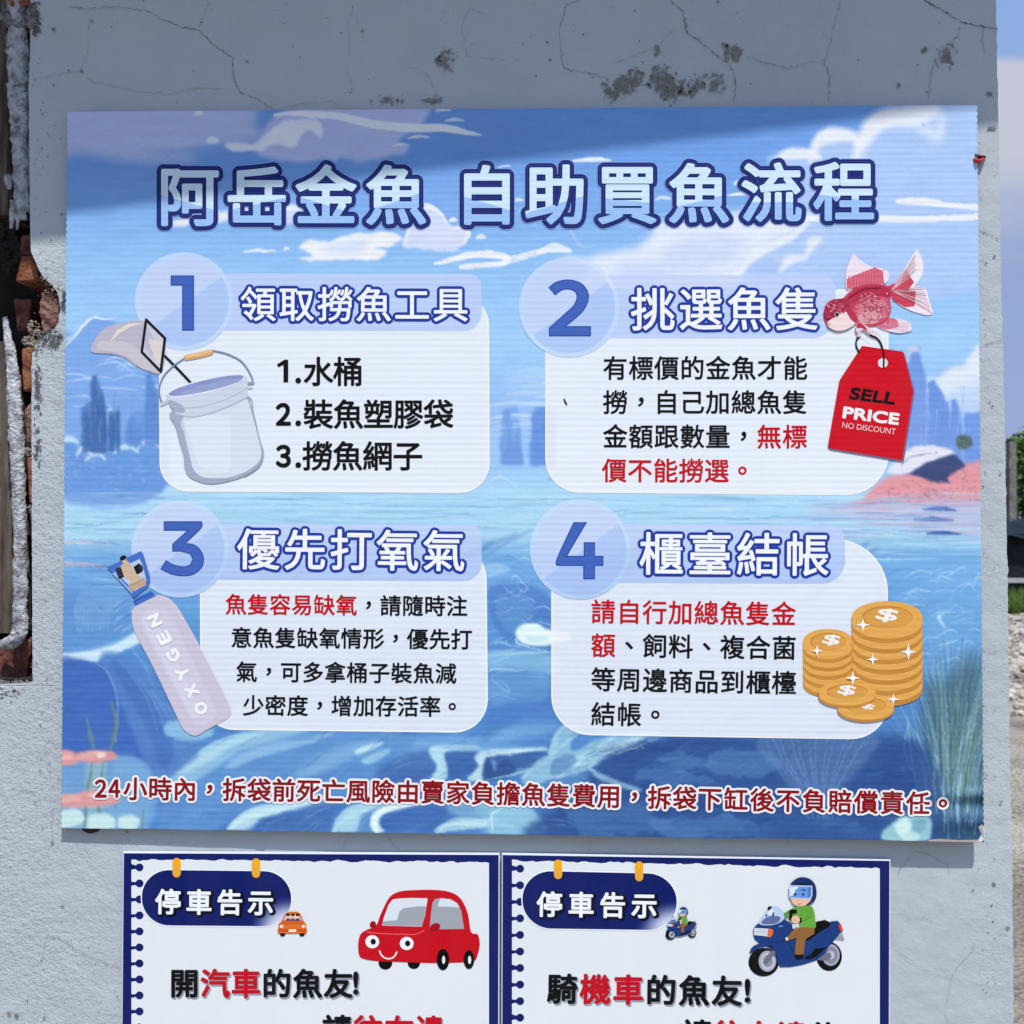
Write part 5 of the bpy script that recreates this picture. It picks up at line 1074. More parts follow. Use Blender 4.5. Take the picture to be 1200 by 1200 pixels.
def body(rows, em, bold=.014, step=.0000):
    A = Art('banner', 'banner', lift=.0005)
    for text, a, cols in rows:
        A.lift = .0005; line(A, text, a, em, BLK, bold, cols=[RED if k == 'r' else BLK for k in cols])
    A.build('body_lettering', banner)
A = Art('banner', 'banner', lift=.0005)
for d, t, x0, x1, y in (('1', '水桶', 373, 408, 435), ('2', '裝魚塑膠袋', 373, 514, 485), ('3', '撈魚網子', 372, 478, 534)):
    A.lift = .0005
    line(A, t, {0: (x0, y), len(t)-1: (x1, y)}, 36, BLK, .020)
    A.ell(349.5, y+11, 3.4, 3.4, BLK)
    if d == '1': A.poly([(333.3, 421.5), (337.8, 421.5), (337.8, 448), (332.2, 448), (332.2, 427.6), (326, 430.4), (324.6, 427)], BLK)
    else: word(A, {'1': '１', '2': '２', '3': '３'}[d], 332, y+.5, 15 if d == '1' else 18, 27, BLK, .03)
A.build('body_lettering', banner)
body([('有標價的金魚才能', {0: (721, 431), 7: (932, 431)}, 'bbbbbbbb'), ('撈，自己加總魚隻', {0: (721, 471), 7: (931.5, 471)}, 'bbbbbbbb'), ('金額跟數量，無標', {0: (721, 511), 7: (931.5, 511.5)}, 'bbbbbbrr'), ('價不能撈選。', {0: (720, 551), 5: (870, 551.5)}, 'rrrrrr')], 29.5, .016)
body([('魚隻容易缺氧，請隨時注', {0: (276.5, 708), 10: (535.5, 710)}, 'rrrrrrbbbbb'), ('意魚隻缺氧情形，優先打', {0: (283, 747), 10: (541, 749)}, 'b'*11), ('氣，可多拿桶子裝魚減', {0: (289, 787), 9: (522.5, 789)}, 'b'*10), ('少密度，增加存活率。', {0: (297, 826.5), 9: (530, 828)}, 'b'*10)], 25.5, .018)
body([('請自行加總魚隻金', {0: (707, 716.5), 7: (918.5, 719)}, 'r'*8), ('額、飼料、複合菌', {0: (707, 756), 7: (919, 759)}, 'rbbbbbbb'), ('等周邊商品到櫃檯', {0: (707, 796), 7: (919, 800)}, 'b'*8), ('結帳。', {0: (707, 836.5), 2: (768, 837.5)}, 'bbb')], 29.5, .016)
A = Art('banner', 'banner', lift=.0006)
line(A, '小時內，拆袋前死亡風險由賣家負擔魚隻費用，拆袋下缸後不負賠償責任。', {0: (158.5, 924), 12: (507, 928), 23: (832, 936), 31: (1076, 941), 32: (1105, 941.5)}, 28.5, DRED, .024, 2.5, (236, 236, 238))
for ch, x in (('２', 118.0), ('４', 134.0)):
    A.lift = .0006; v, f = glyph(ch, 0.0); q = (v-(v.min(0)+v.max(0))/2)/(v.max(0)-v.min(0)); q = np.stack([q[:, 0]*12.6+x, -q[:, 1]*20+924], 1)
    for i in range(12): A.tris(q+3.2*np.array([math.cos(i*.5236), math.sin(i*.5236)]), f, (236, 236, 238))
    A.lift = .0009
    for i in range(9): A.tris(q+(.8 if i < 8 else 0)*np.array([math.cos(i*.7854), math.sin(i*.7854)]), f, DRED)
A.build('warning_lettering', banner)

# bucket and landing net
A = Art('banner', 'banner', 60, 280, 3.75, lift=.0007)
A.poly([(176, 495), (200, 430), (240, 390), (310, 370), (412, 362), (500, 440), (485, 585), (420, 578), (370, 555), (320, 520), (260, 505)], (186, 182, 196), True)
A.poly([(200, 480), (230, 445), (330, 455), (400, 500), (470, 580), (400, 570), (340, 520), (270, 498)], (200, 194, 204), True)
A.poly([(255, 455), (290, 400), (340, 372), (410, 368), (350, 385), (300, 415)], (226, 214, 206), False)
A.poly([(414, 368), (492, 440), (478, 570), (404, 495)], (206, 202, 214)); A.poly([(414, 370), (470, 470), (440, 520), (410, 480)], (188, 186, 204))
A.poly([(425, 440), (490, 445), (480, 560), (462, 545)], (222, 210, 204))
A.stroke([(417, 355), (500, 437), (481, 583), (398, 497)], 12, (20, 22, 30), True, False)
A.stroke([(417, 355), (424, 361)], 12, (20, 22, 30)); A.stroke([(481, 583), (484, 570)], 12, (20, 22, 30))
A.stroke([(500, 515), (560, 575), (612, 630)], 11, (20, 22, 30), smooth=False)
A.build('landing_net_picture', banner)
A = Art('banner', 'banner', 60, 280, 3.75, lift=.0009)
GR = (206, 214, 226)
A.stroke([(488, 726), (474, 670), (490, 610), (535, 560), (582, 527)], 7, (126, 140, 166)); A.stroke([(710, 490), (780, 508), (840, 542), (878, 600), (888, 634)], 7, (126, 140, 166))
A.stroke([(594, 522), (650, 511), (702, 497)], 25, (216, 164, 112)); A.stroke([(596, 517), (650, 506), (700, 492)], 12, (236, 190, 138))
A.stroke([(484, 728), (514, 714)], 13, (190, 198, 212)); A.stroke([(860, 634), (888, 634)], 11, (150, 160, 180)); A.stroke([(868, 652), (880, 652)], 12, (206, 212, 222))
BODY = [(528, 758), (548, 830), (566, 900), (582, 955), (588, 1010), (612, 1048), (680, 1074), (755, 1070), (850, 1042), (912, 1000), (934, 945), (918, 890), (892, 770), (864, 690), (700, 720)]
A.poly(BODY, (166, 170, 192), True)
A.poly([(576, 790), (588, 870), (612, 965), (624, 1010), (660, 1044), (720, 1052), (800, 1044), (880, 1008), (918, 968), (922, 920), (906, 850), (884, 760), (860, 705), (700, 740)], (214, 222, 232), True)
A.poly([(600, 800), (620, 900), (650, 990), (720, 1030), (780, 1020), (790, 900), (770, 780)], (222, 228, 236), True)
A.poly([(550, 1005), (610, 1045)], (0, 0, 0)) if 0 else None
A.poly([(506, 694), (520, 728), (548, 768), (600, 784), (660, 776), (760, 744), (866, 690), (862, 612), (852, 598), (700, 660), (560, 690)], (204, 212, 226), False)
A.poly([(515, 712), (540, 756), (585, 762), (580, 735), (545, 715)], (164, 168, 190), True)
A.stroke([(548, 770), (620, 782), (700, 766), (790, 732), (866, 692)], 7, (178, 186, 206)); A.stroke([(530, 735), (620, 742), (720, 722), (800, 690), (862, 655)], 5, (184, 192, 210))
A.ell(681, 645, 177, 31, (228, 232, 240), -13.4, 40); A.ell(681, 644, 170, 24, (138, 150, 196), -13.4, 40); A.ell(700, 650, 140, 15, (150, 162, 204), -13.4, 40)
A.stroke([(866, 700), (892, 790), (916, 885), (932, 945), (912, 1000), (850, 1042)], 5, (150, 158, 184))
A.stroke([(574, 790), (590, 880), (612, 970)], 5, (190, 196, 212))
A.build('bucket_picture', banner)

# oxygen cylinder
A = Art('banner', 'banner', 60, 570, 4.0, lift=.0007)
A.poly([(378, 600), (392, 566), (430, 536), (490, 512), (535, 516), (585, 556), (640, 648), (700, 756), (790, 930), (842, 1040), (832, 1082), (790, 1108), (730, 1140), (680, 1168), (632, 1150), (600, 1100), (540, 975), (470, 830), (392, 680)], (222, 204, 212), True)
A.poly([(381, 602), (395, 569), (430, 540), (490, 516), (532, 520), (581, 558), (636, 650), (696, 758), (786, 932), (837, 1040), (828, 1078), (788, 1104), (728, 1136), (680, 1163), (636, 1146), (604, 1098), (544, 973), (474, 828), (396, 678)], (202, 196, 212), True)
A.poly([(420, 640), (440, 585), (490, 565), (545, 590), (640, 770), (768, 1040), (770, 1080), (720, 1120), (680, 1120), (640, 1070), (540, 880), (450, 715)], (207, 203, 220), True)
A.poly([(430, 640), (445, 610), (480, 610), (580, 800), (690, 1040), (670, 1090), (640, 1050), (540, 860)], (212, 209, 226), True)
A.poly([(386, 528), (470, 490), (488, 514), (396, 560)], (66, 108, 192)); A.stroke([(388, 540), (476, 500)], 5, (40, 76, 160), smooth=False)
A.poly([(262, 380), (420, 303), (432, 318), (462, 420), (465, 448), (452, 472), (385, 522), (372, 500), (318, 440)], (70, 112, 196))
A.poly([(284, 408), (302, 400), (330, 440), (380, 492), (380, 505), (330, 452)], (150, 178, 226)); A.poly([(300, 395), (414, 340), (428, 366), (446, 440), (440, 460), (392, 492), (340, 440)], (186, 198, 228))
A.poly([(318, 378), (352, 350), (362, 352), (392, 398), (420, 430), (442, 440), (446, 462), (376, 494), (362, 470), (372, 448), (340, 420)], (206, 180, 152)); A.poly([(362, 470), (440, 434), (446, 462), (376, 494)], (194, 164, 136))
A.stroke([(366, 466), (436, 432)], 4, (150, 120, 100), smooth=False)
A.poly([(330, 345), (350, 335), (360, 360), (342, 368)], (206, 180, 152))
A.ell(337, 335, 16, 11, (22, 26, 38), -25); A.poly([(300, 388), (326, 376), (342, 424), (318, 436)], (26, 30, 42))
for k in range(3): A.stroke([(304+k*5, 396+k*12), (328+k*5, 386+k*12)], 2.5, (90, 96, 116), smooth=False)
A.poly([(385, 378), (412, 360), (430, 378), (426, 400), (402, 414)], (18, 22, 32)); A.ell(420, 382, 10, 17, (40, 46, 60), -20)
cyl = A.build('oxygen_cylinder_picture', banner)
B = Art('banner', 'banner', 60, 570, 4.0, lift=A.lift+.0001)
p0, p1 = np.array([702., 1040.]), np.array([486., 628.])
for i, ch in enumerate('OXYGEN'):
    q = p0+(p1-p0)*i/5; word(B, ch, q[0], q[1], 58 if ch != 'Y' else 60, 60, (242, 244, 248), .045, math.atan2(p1[1]-p0[1], p1[0]-p0[0]))
B.build('lettering', cyl)

# goldfish and the red price tag
A = Art('banner', 'banner', 900, 280, 3.75, lift=.0007)
FW, FR = (238, 230, 238), (196, 52, 78)
A.poly([(515, 212), (555, 195), (595, 140), (648, 52), (664, 62), (681, 102), (680, 150), (652, 200), (612, 236), (560, 240)], FW, True)
A.poly([(540, 240), (600, 226), (660, 208), (694, 222), (706, 260), (724, 320), (718, 333), (690, 334), (620, 312), (560, 276)], (240, 226, 236), True)
A.poly([(510, 212), (560, 194), (604, 132), (642, 190), (610, 234), (560, 240)], (206, 70, 92)); A.poly([(530, 232), (600, 224), (650, 228), (644, 296), (600, 300), (552, 272)], (204, 66, 90))
for i in range(44):
    t = (i % 26)/25; x1, y1 = (648-10*t+30*t*t, 60+170*t) if (i % 26) < 13 else (680+40*(t-.5)*2, 205+120*(t-.5)*2)
    A.stroke([(540, 228), ((540+x1)/2+5, (228+y1)/2), (x1, y1)], 1.5, ((222, 150, 166), (178, 44, 70), (248, 240, 246))[i % 3], cap=False)
A.poly([(345, 222), (343, 150), (360, 96), (376, 67), (400, 88), (450, 120), (505, 130), (533, 154), (515, 196), (450, 202), (380, 214)], (236, 222, 232), True)
A.poly([(347, 222), (345, 176), (400, 152), (470, 124), (502, 140), (512, 196), (450, 202), (380, 214)], (214, 108, 128))
for i in range(13): x = 350+i*13; A.stroke([(x, 222-i*2), (x+2-i*.2, 190-i*4), (x+6, 160-i*2)], 2.6, (198, 62, 88), cap=False)
A.poly([(478, 380), (520, 350), (570, 350), (618, 364), (632, 400), (580, 414), (520, 402)], (234, 216, 228), True); A.poly([(480, 380), (515, 350), (560, 352), (572, 385), (520, 398)], (216, 110, 130), True)
for i in range(6): A.stroke([(500, 372), (560, 372+i*5), (618, 368+i*8)], 1.6, (204, 150, 170), cap=False)
A.poly([(244, 330), (254, 290), (285, 266), (328, 260), (356, 234), (400, 207), (460, 197), (522, 205), (547, 230), (536, 262), (541, 310), (524, 356), (480, 381), (430, 382), (388, 372), (360, 391), (310, 405), (270, 391), (249, 360)], (196, 62, 88), True)
A.poly([(362, 250), (400, 218), (460, 206), (520, 214), (538, 236), (526, 262), (470, 246), (410, 262), (372, 280)], (182, 46, 74), True)
A.poly([(378, 300), (420, 258), (480, 250), (528, 266), (536, 310), (520, 350), (470, 374), (410, 372), (384, 344)], (208, 92, 114), True)
A.poly([(388, 312), (424, 276), (480, 268), (520, 286), (526, 318), (508, 346), (466, 366), (414, 364), (392, 344)], (216, 118, 136), True)
A.poly([(394, 344), (430, 320), (486, 326), (500, 346), (466, 370), (416, 370)], (226, 158, 168), True)
for i in range(150):
    t = rnd.uniform(0, 6.28); r = rnd.random()**.6; x = 458+78*r*math.cos(t); y = 302+66*r*math.sin(t)
    A.stroke([(x-5, y-3), (x-1, y+2), (x+5, y-2)], 2.0, rnd.choice([(170, 40, 68), (236, 176, 184), (190, 70, 94), (222, 140, 154)]), cap=False)
A.poly([(290, 345), (330, 320), (365, 330), (388, 362), (360, 390), (310, 404), (268, 388), (262, 366)], (240, 216, 214), True)
A.poly([(246, 330), (256, 290), (290, 268), (332, 262), (362, 280), (352, 308), (322, 322), (296, 344), (262, 352)], (170, 48, 76), True)
for i in range(40):
    a = rnd.uniform(0, 6.28); r = rnd.random()**.5; x = 300+50*r*math.cos(a); y = 300+34*r*math.sin(a); A.ell(x, y, rnd.uniform(4, 9), rnd.uniform(3, 6), rnd.choice([(196, 84, 104), (142, 36, 64), (214, 120, 132)]), rnd.uniform(0, 90), 8)
for i in range(30):
    x = rnd.uniform(385, 535); y = rnd.uniform(215, 365); A.stroke([(x, y), (x+5, y+5), (x+2, y+11)], 2.4, rnd.choice([(176, 44, 72), (232, 160, 170), (190, 60, 84), (240, 190, 196)]), cap=False)
A.poly([(340, 300), (368, 312), (392, 340), (388, 366), (366, 352), (352, 330)], (186, 50, 78), True); A.stroke([(352, 256), (420, 214), (500, 206)], 5, (178, 40, 66))
A.ell(303, 332, 11, 10, (216, 190, 200)); A.ell(303, 332, 8, 8, (24, 20, 30)); A.ell(268, 372, 8, 6, (226, 180, 184))
A.poly([(392, 366), (386, 398), (398, 414), (420, 396), (436, 408), (468, 426), (500, 428), (462, 402), (420, 374)], (232, 204, 216), True); A.poly([(394, 366), (390, 392), (412, 392), (438, 404), (420, 378)], (190, 50, 76), True)
A.poly([(395, 408), (410, 400), (404, 432), (392, 428)], (232, 190, 202)); A.stroke([(404, 410), (440, 436), (452, 440)], 2, (238, 220, 230))
A.build('goldfish_picture', banner)
A = Art('banner', 'banner', 900, 280, 3.75, lift=.0010)
A.poly([(416, 478), (599, 503), (644, 672), (597, 980), (270, 926), (320, 632)], (118, 100, 126))
A.poly([(413, 470), (594, 495), (638, 668), (590, 972), (262, 918), (314, 622)], (204, 14, 34))
A.ell(505, 545, 22, 21, (222, 218, 224))
A.stroke([(402, 500), (388, 470), (390, 442), (404, 430)], 7, (16, 16, 22)); A.stroke([(450, 424), (478, 436), (497, 462), (508, 510), (508, 566)], 8, (16, 16, 22))
tagp = A.build('price_tag_picture', banner)
B = Art('banner', 'banner', 900, 280, 3.75, lift=A.lift+.0001); r = math.radians(7.2)
word(B, 'SELL', 461, 690, 204, 56, (18, 14, 20), .042, r, .12); word(B, 'PRICE', 453, 777, 250, 54, (240, 236, 238), .042, r); word(B, 'NO DISCOUNT', 444, 832, 236, 25, (240, 206, 210), .0, r)
B.build('lettering', tagp)

# coins
A = Art('banner', 'banner', 900, 570, 3.75, lift=.0007)
CO, CD, CL = (226, 168, 84), (196, 134, 58), (236, 186, 104)
def disc(cx, ya, yb, rx, ry, col):
    a = np.linspace(np.pi, 2*np.pi, 18); b = np.linspace(0, np.pi, 18)
    A.poly(np.concatenate([np.stack([cx+rx*np.cos(a), ya+ry*np.sin(a)], 1), np.stack([cx+rx*np.cos(b), yb+ry*np.sin(b)], 1)]), col)
def stack(cx, cy, rx, ry, n, h, dx=0):
    for k in range(n-1, -1, -1):
        d = dx*((k % 2)*2-1); disc(cx+d, cy+k*h, cy+(k+1)*h, rx, ry, CD); disc(cx+d, cy+k*h, cy+(k+.55)*h, rx, ry, CO)
        A.stroke([(cx+d+rx*.97*math.cos(t), cy+k*h+ry*math.sin(t)+1) for t in np.linspace(.2, 2.9, 9)], 3, CL, smooth=False, cap=False)
    A.ell(cx, cy, rx, ry, CO, 0, 40); A.ell(cx, cy, rx*.72, ry*.7, CD, 0, 36); A.ell(cx+3, cy+3, rx*.68, ry*.64, (216, 156, 74), 0, 36)
stack(264, 682, 110, 56, 5, 38); word(A, '$', 279, 676, 74, 50, (242, 240, 238), .022, .12, .3)
stack(524, 574, 155, 70, 7, 46); word(A, '$', 524, 567, 92, 60, (242, 240, 238), .022, .12, .3)
stack(430, 962, 124, 52, 1, 22); word(A, '$', 434, 966, 66, 28, (242, 240, 238), .022, .3, .6)
stack(348, 902, 125, 48, 1, 24); word(A, '$', 347, 897, 74, 48, (242, 240, 238), .022, .12, .3)
for x, y, q in ((417, 608, 33), (617, 727, 39), (216, 722, 28), (460, 760, 28), (373, 842, 33), (551, 935, 28)):
    p = []
    for k in range(4):
        a = k*math.pi/2; p += [(x+q*math.cos(a), y+q*math.sin(a)), (x+q*.33*math.cos(a+.45), y+q*.33*math.sin(a+.45)), (x+q*.33*math.cos(a+1.12), y+q*.33*math.sin(a+1.12))]
    A.poly(p, (244, 244, 242))
A.build('coins_picture', banner)
# the torn, whitish end of the lower right corner, and specks of dirt
A = Art('banner', None, lift=.0002)
A.poly([(1146.5, 969), (1151, 966), (1154, 972), (1153.5, 984), (1149, 987), (1146, 985), (1150, 978)], (214, 216, 220)); A.build('torn_corner', banner); A = Art('banner', None, lift=.0002); A.poly([(1086, 984.5), (1100, 983), (1124, 984.5), (1146, 984), (1149, 987), (1120, 986.5), (1090, 986)], (176, 160, 156))
A.build('torn_edge', banner)
A = Art('banner', 'banner', lift=.0006); A.poly([(660, 467), (661.5, 467), (665, 474), (664, 475.5), (661.5, 472)], (30, 30, 40)); A.build('dirt_fleck', banner)
# ------------------------------------------------------------------ two parking notices under the banner
SN = (16, 30, 98); SW = (224, 229, 232); YEL = (244, 172, 26)
def parking_sign(label, quad, white, ytop, hx, hy0, hstep, pill, tabs, ttl, big_lines):
    q = np.asarray(quad, float)
    root = empty('parking_sign', on_sign([q[3:].mean(0)])[0]+np.array([0, 0, 0]), label, 'sign', 'parking signs under the banner')
    mb = MB(); f3 = on_sign(q, 0); b3 = f3.copy(); b3[:, 1] += .005
    # rounded front rim, white cut edge of the hollow board
    inn = on_sign(q+np.array([[1.2, 1.4], [-1.2, 1.4], [-1.2, -1.2], [1.2, -1.2]]), .0004)
    mb.add(inn, [(0, 3, 2, 1)], pmat(SN, 'sign')); mb.add(np.concatenate([inn, f3]), [(0, 1, 5, 4), (1, 2, 6, 5), (2, 3, 7, 6), (3, 0, 4, 7)], pmat((206, 212, 222), None))
    mb.add(np.concatenate([f3, b3]), [(0, 1, 5, 4), (1, 2, 6, 5), (2, 3, 7, 6), (3, 0, 4, 7)], pmat((206, 212, 222), None)); mb.add(b3, [(0, 1, 2, 3)], pmat((206, 212, 222), None))
    mb.build('board', root)
    # the printed note paper with a torn head
    A = Art('sign', 'sign', lift=.0006)
    x0, x1, yb = white; n = 90; up = []; lo = []
    for i in range(n+1):
        t = i/n; x = x0+(x1-x0)*t; y = ytop[0]+(ytop[1]-ytop[0])*t+5.0*(fbm(np.array(x/9.0), np.array(.5), int(x0), 3)-.45)+(1.2 if i % 3 else 0)*rnd.uniform(-.4, .6)
        up.append((x, float(y))); lo.append((x, yb))
    A.place(np.array(up+lo), [(i, i+1, n+2+i, n+1+i) for i in range(n)], SW)
    y = hy0; k = 0
    while y < yb-4:
        A.ell(hx, y, 4.7, 4.7, SN, 0, 20); dy = rnd.choice([0, 0, -2.2, .6])
        A.poly([(x0-1, y-2.2+dy), (x0+4, y-1.6+dy*.5), (hx-3, y-2.4), (hx-2, y+2.2), (x0+4, y+2.0), (x0-1, y+3.0)], SN); y += hstep; k += 1
    A.build('note_paper', root)
    # plate with the heading
    A = Art('sign', 'sign', lift=.0009)
    p = np.asarray(pill, float); box = (p[:, 0].min(), p[:, 1].min(), p[:, 0].max(), p[:, 1].max()); r = (box[3]-box[1])/2-1
    fx, fy = p[2][0]-2, p[2][1]+2
    def fade(c):
        def fn(pp):
            d = np.hypot((pp[:, 0]-fx)*.8, pp[:, 1]-fy); t = np.clip((d-14)/26, 0, 1)[:, None]; t = t*t*(3-2*t)
            return np.array([[206., 212., 232.]])*(1-t)+np.asarray(c, float)*t
        return fn
    sn = A.rib
    _rows(A, rr_rows(*box, (r,)*4, 14, 5), lambda pp: np.tile((240., 243., 246.), (len(pp), 1)), p, box, 30)
    e = 1.3
    _rows(A, rr_rows(box[0]+e, box[1]+e, box[2]-e, box[3]-e, (r-e,)*4, 16, 2.5), fade(SN), p, box, 90)
    plate = A.build('heading_plate', root, True)
    A = Art('sign', 'sign', lift=.0013)
    line(A, '停車告示', ttl, 31, (10, 12, 30), .03, 1.4, (10, 12, 30)); 
    A2 = Art('sign', 'sign', lift=.0013); sh = {k: (v[0]+1.8, v[1]+.8) for k, v in ttl.items()}
    line(A2, '停車告示', sh, 31, (10, 12, 30), .03, 2.0, (10, 12, 30)); line(A2, '停車告示', ttl, 31, (238, 242, 246), .028)
    A2.build('heading_lettering', root)
    A = Art('sign', 'sign', lift=.0012)
    for tx, ya, yb2 in tabs:
        A.lift = .0012; A.stroke([(tx, ya+5), (tx, yb2-5)], 9.6, YEL, smooth=False); A.stroke([(tx, ya+14), (tx, yb2-5)], 6.5, (226, 168, 60), smooth=False)
        A.build('hanging_tab', root); A = Art('sign', 'sign', lift=.0012)
    A = Art('sign', 'sign', lift=.0010)
    for text, anc, cols, em in big_lines:
        A.lift = .0010; line(A, text, anc, em, BLK, .032, cols=[RED if c == 'r' else (14, 15, 20) for c in cols], shadow=(1.6, 1.8, (150, 156, 166)))
    A.build('body_lettering', root)
    return root
def _rows(A, rows, colfn, quad, box, ncol):
    P = []; t = np.linspace(0, 1, ncol+1)
    for y, a, b in rows: P.append(np.stack([a+(b-a)*t, np.full(ncol+1, y)], 1))
    P = np.concatenate(P); x0, y0, x1, y1 = box; u = ((P[:, 0]-x0)/(x1-x0))[:, None]; v = ((P[:, 1]-y0)/(y1-y0))[:, None]; q = np.asarray(quad, float)
    P = (1-u)*(1-v)*q[0]+u*(1-v)*q[1]+u*v*q[2]+(1-u)*v*q[3]
    idx = np.arange(len(P)).reshape(len(rows), ncol+1); f = np.stack([idx[:-1, :-1], idx[1:, :-1], idx[1:, 1:], idx[:-1, 1:]], -1).reshape(-1, 4)
    A.place(P, [tuple(r) for r in f], 'print', alb(colfn(P)))
RED = (192, 16, 34)
car_sign = parking_sign('navy bordered parking notice with a smiling red car, left one under the banner',
    [(144, 998.5), (585.5, 1000.5), (584.5, 1420), (140.5, 1420)], (154, 573, 1408), (1007, 1010), 163.5, 1016.5, 18.75,
    [(165, 1018), (342.5, 1020), (342.5, 1087), (165, 1085.5)], ((207, 1005, 1028.5), (300, 1005.5, 1029)), {0: (197, 1056.5), 3: (305.5, 1057.5)},
    [('開汽車的魚友', {0: (216, 1152), 5: (396.5, 1152.5)}, 'brrbbb', 35), ('!', {0: (417, 1152)}, 'b', 36), ('請往右邊', {0: (395, 1206), 3: (504, 1207)}, 'brrr', 35)])
bike_sign = parking_sign('navy bordered parking notice with a motorcycle rider, right one under the banner',
    [(588, 1000.5), (1043.5, 1007.5), (1042, 1420), (587, 1420)], (600, 1031, 1408), (1008, 1017), 609.5, 1018, 19.4,
    [(611, 1019), (794, 1023), (794.5, 1091.5), (611, 1089)], ((654, 1007, 1030.5), (749, 1009, 1033)), {0: (644, 1059.5), 3: (755, 1061)},
    [('騎機車的魚友', {0: (659, 1158.5), 5: (852, 1161)}, 'brrbbb', 36.5), ('!', {0: (876, 1161)}, 'b', 37), ('請往右邊停', {0: (816, 1212), 4: (966, 1215)}, 'brrrb', 36)])

# red car with a face
A = Art('sign', 'sign', 360, 1020, 5.4545, lift=.0010)
R1 = (196, 14, 30); K = (12, 12, 14)
A.ell(500, 590, 44, 44, K); A.ell(682, 590, 40, 40, K)
A.poly([(326, 470), (340, 410), (380, 380), (440, 352), (470, 280), (520, 180), (570, 142), (640, 128), (800, 124), (900, 135), (965, 165), (1005, 220), (1030, 290), (1048, 395), (1090, 410), (1103, 470), (1090, 540), (1065, 580), (980, 588), (800, 592), (620, 586), (450, 580), (360, 565), (332, 540)], R1, True, 4)
A.poly([(478, 352), (490, 300), (520, 220), (545, 186), (580, 180), (660, 176), (770, 178), (752, 290), (732, 360), (600, 356)], (216, 224, 232)); A.poly([(480, 350), (484, 325), (575, 318), (590, 262), (615, 242), (700, 230), (760, 230), (748, 300), (732, 358), (600, 354)], (160, 164, 172))
A.poly([(782, 372), (790, 290), (800, 210), (815, 184), (860, 176), (920, 184), (960, 210), (985, 260), (1003, 374), (860, 376)], (160, 164, 172)); A.poly([(832, 230), (850, 180), (910, 184), (955, 208), (975, 236), (900, 232)], (216, 224, 232))
A.stroke([(380, 394), (480, 404), (600, 408), (690, 408), (748, 384)], 6, (232, 90, 100)); A.ell(420, 346, 20, 22, (160, 12, 26), 20); A.ell(816, 364, 36, 25, (160, 12, 26), -25)
for x, y in ((416, 456), (636, 467)): A.ell(x, y, 44, 42, (238, 240, 240)); A.ell(x+6, y, 17, 19, K)
A.stroke([(462, 515), (480, 548), (518, 565), (555, 552), (572, 522)], 9, (238, 236, 236))
for x, rx in ((868, 40), (1034, 34)): A.ell(x, 570, rx, 68 if rx == 40 else 60, K); A.ell(x+4, 572, 10, 26, (232, 234, 236))
A.build('car_picture', car_sign)
# tiny orange car, front view
A = Art('sign', 'sign', 120, 980, 2.5, lift=.0016); OR = (222, 110, 40)
A.ell(528, 286, 8, 7, K); A.ell(585, 286, 8, 7, K)
A.poly([(514, 284), (516, 258), (526, 246), (536, 226), (548, 221), (570, 221), (580, 226), (588, 246), (597, 258), (599, 284)], OR); A.poly([(531, 246), (540, 229), (574, 229), (583, 246)], (196, 208, 222))
for x in (544, 558, 572): A.ell(x, 236, 6, 7, (236, 190, 156)); A.ell(x, 230, 6, 4, (30, 22, 24)); A.poly([(x-8, 248), (x-5, 241), (x+5, 241), (x+8, 248)], (50, 70, 120) if x != 558 else (150, 50, 60))
A.poly([(528, 250), (586, 250), (592, 258), (520, 258)], (206, 96, 30)); A.ell(525, 264, 5, 4.5, (240, 234, 220)); A.ell(589, 264, 5, 4.5, (240, 234, 220)); A.poly([(514, 272), (599, 272), (599, 280), (514, 280)], (196, 84, 24)); A.poly([(546, 273), (568, 273), (568, 280), (546, 280)], (236, 236, 230))
A.build('orange_car_picture', car_sign)
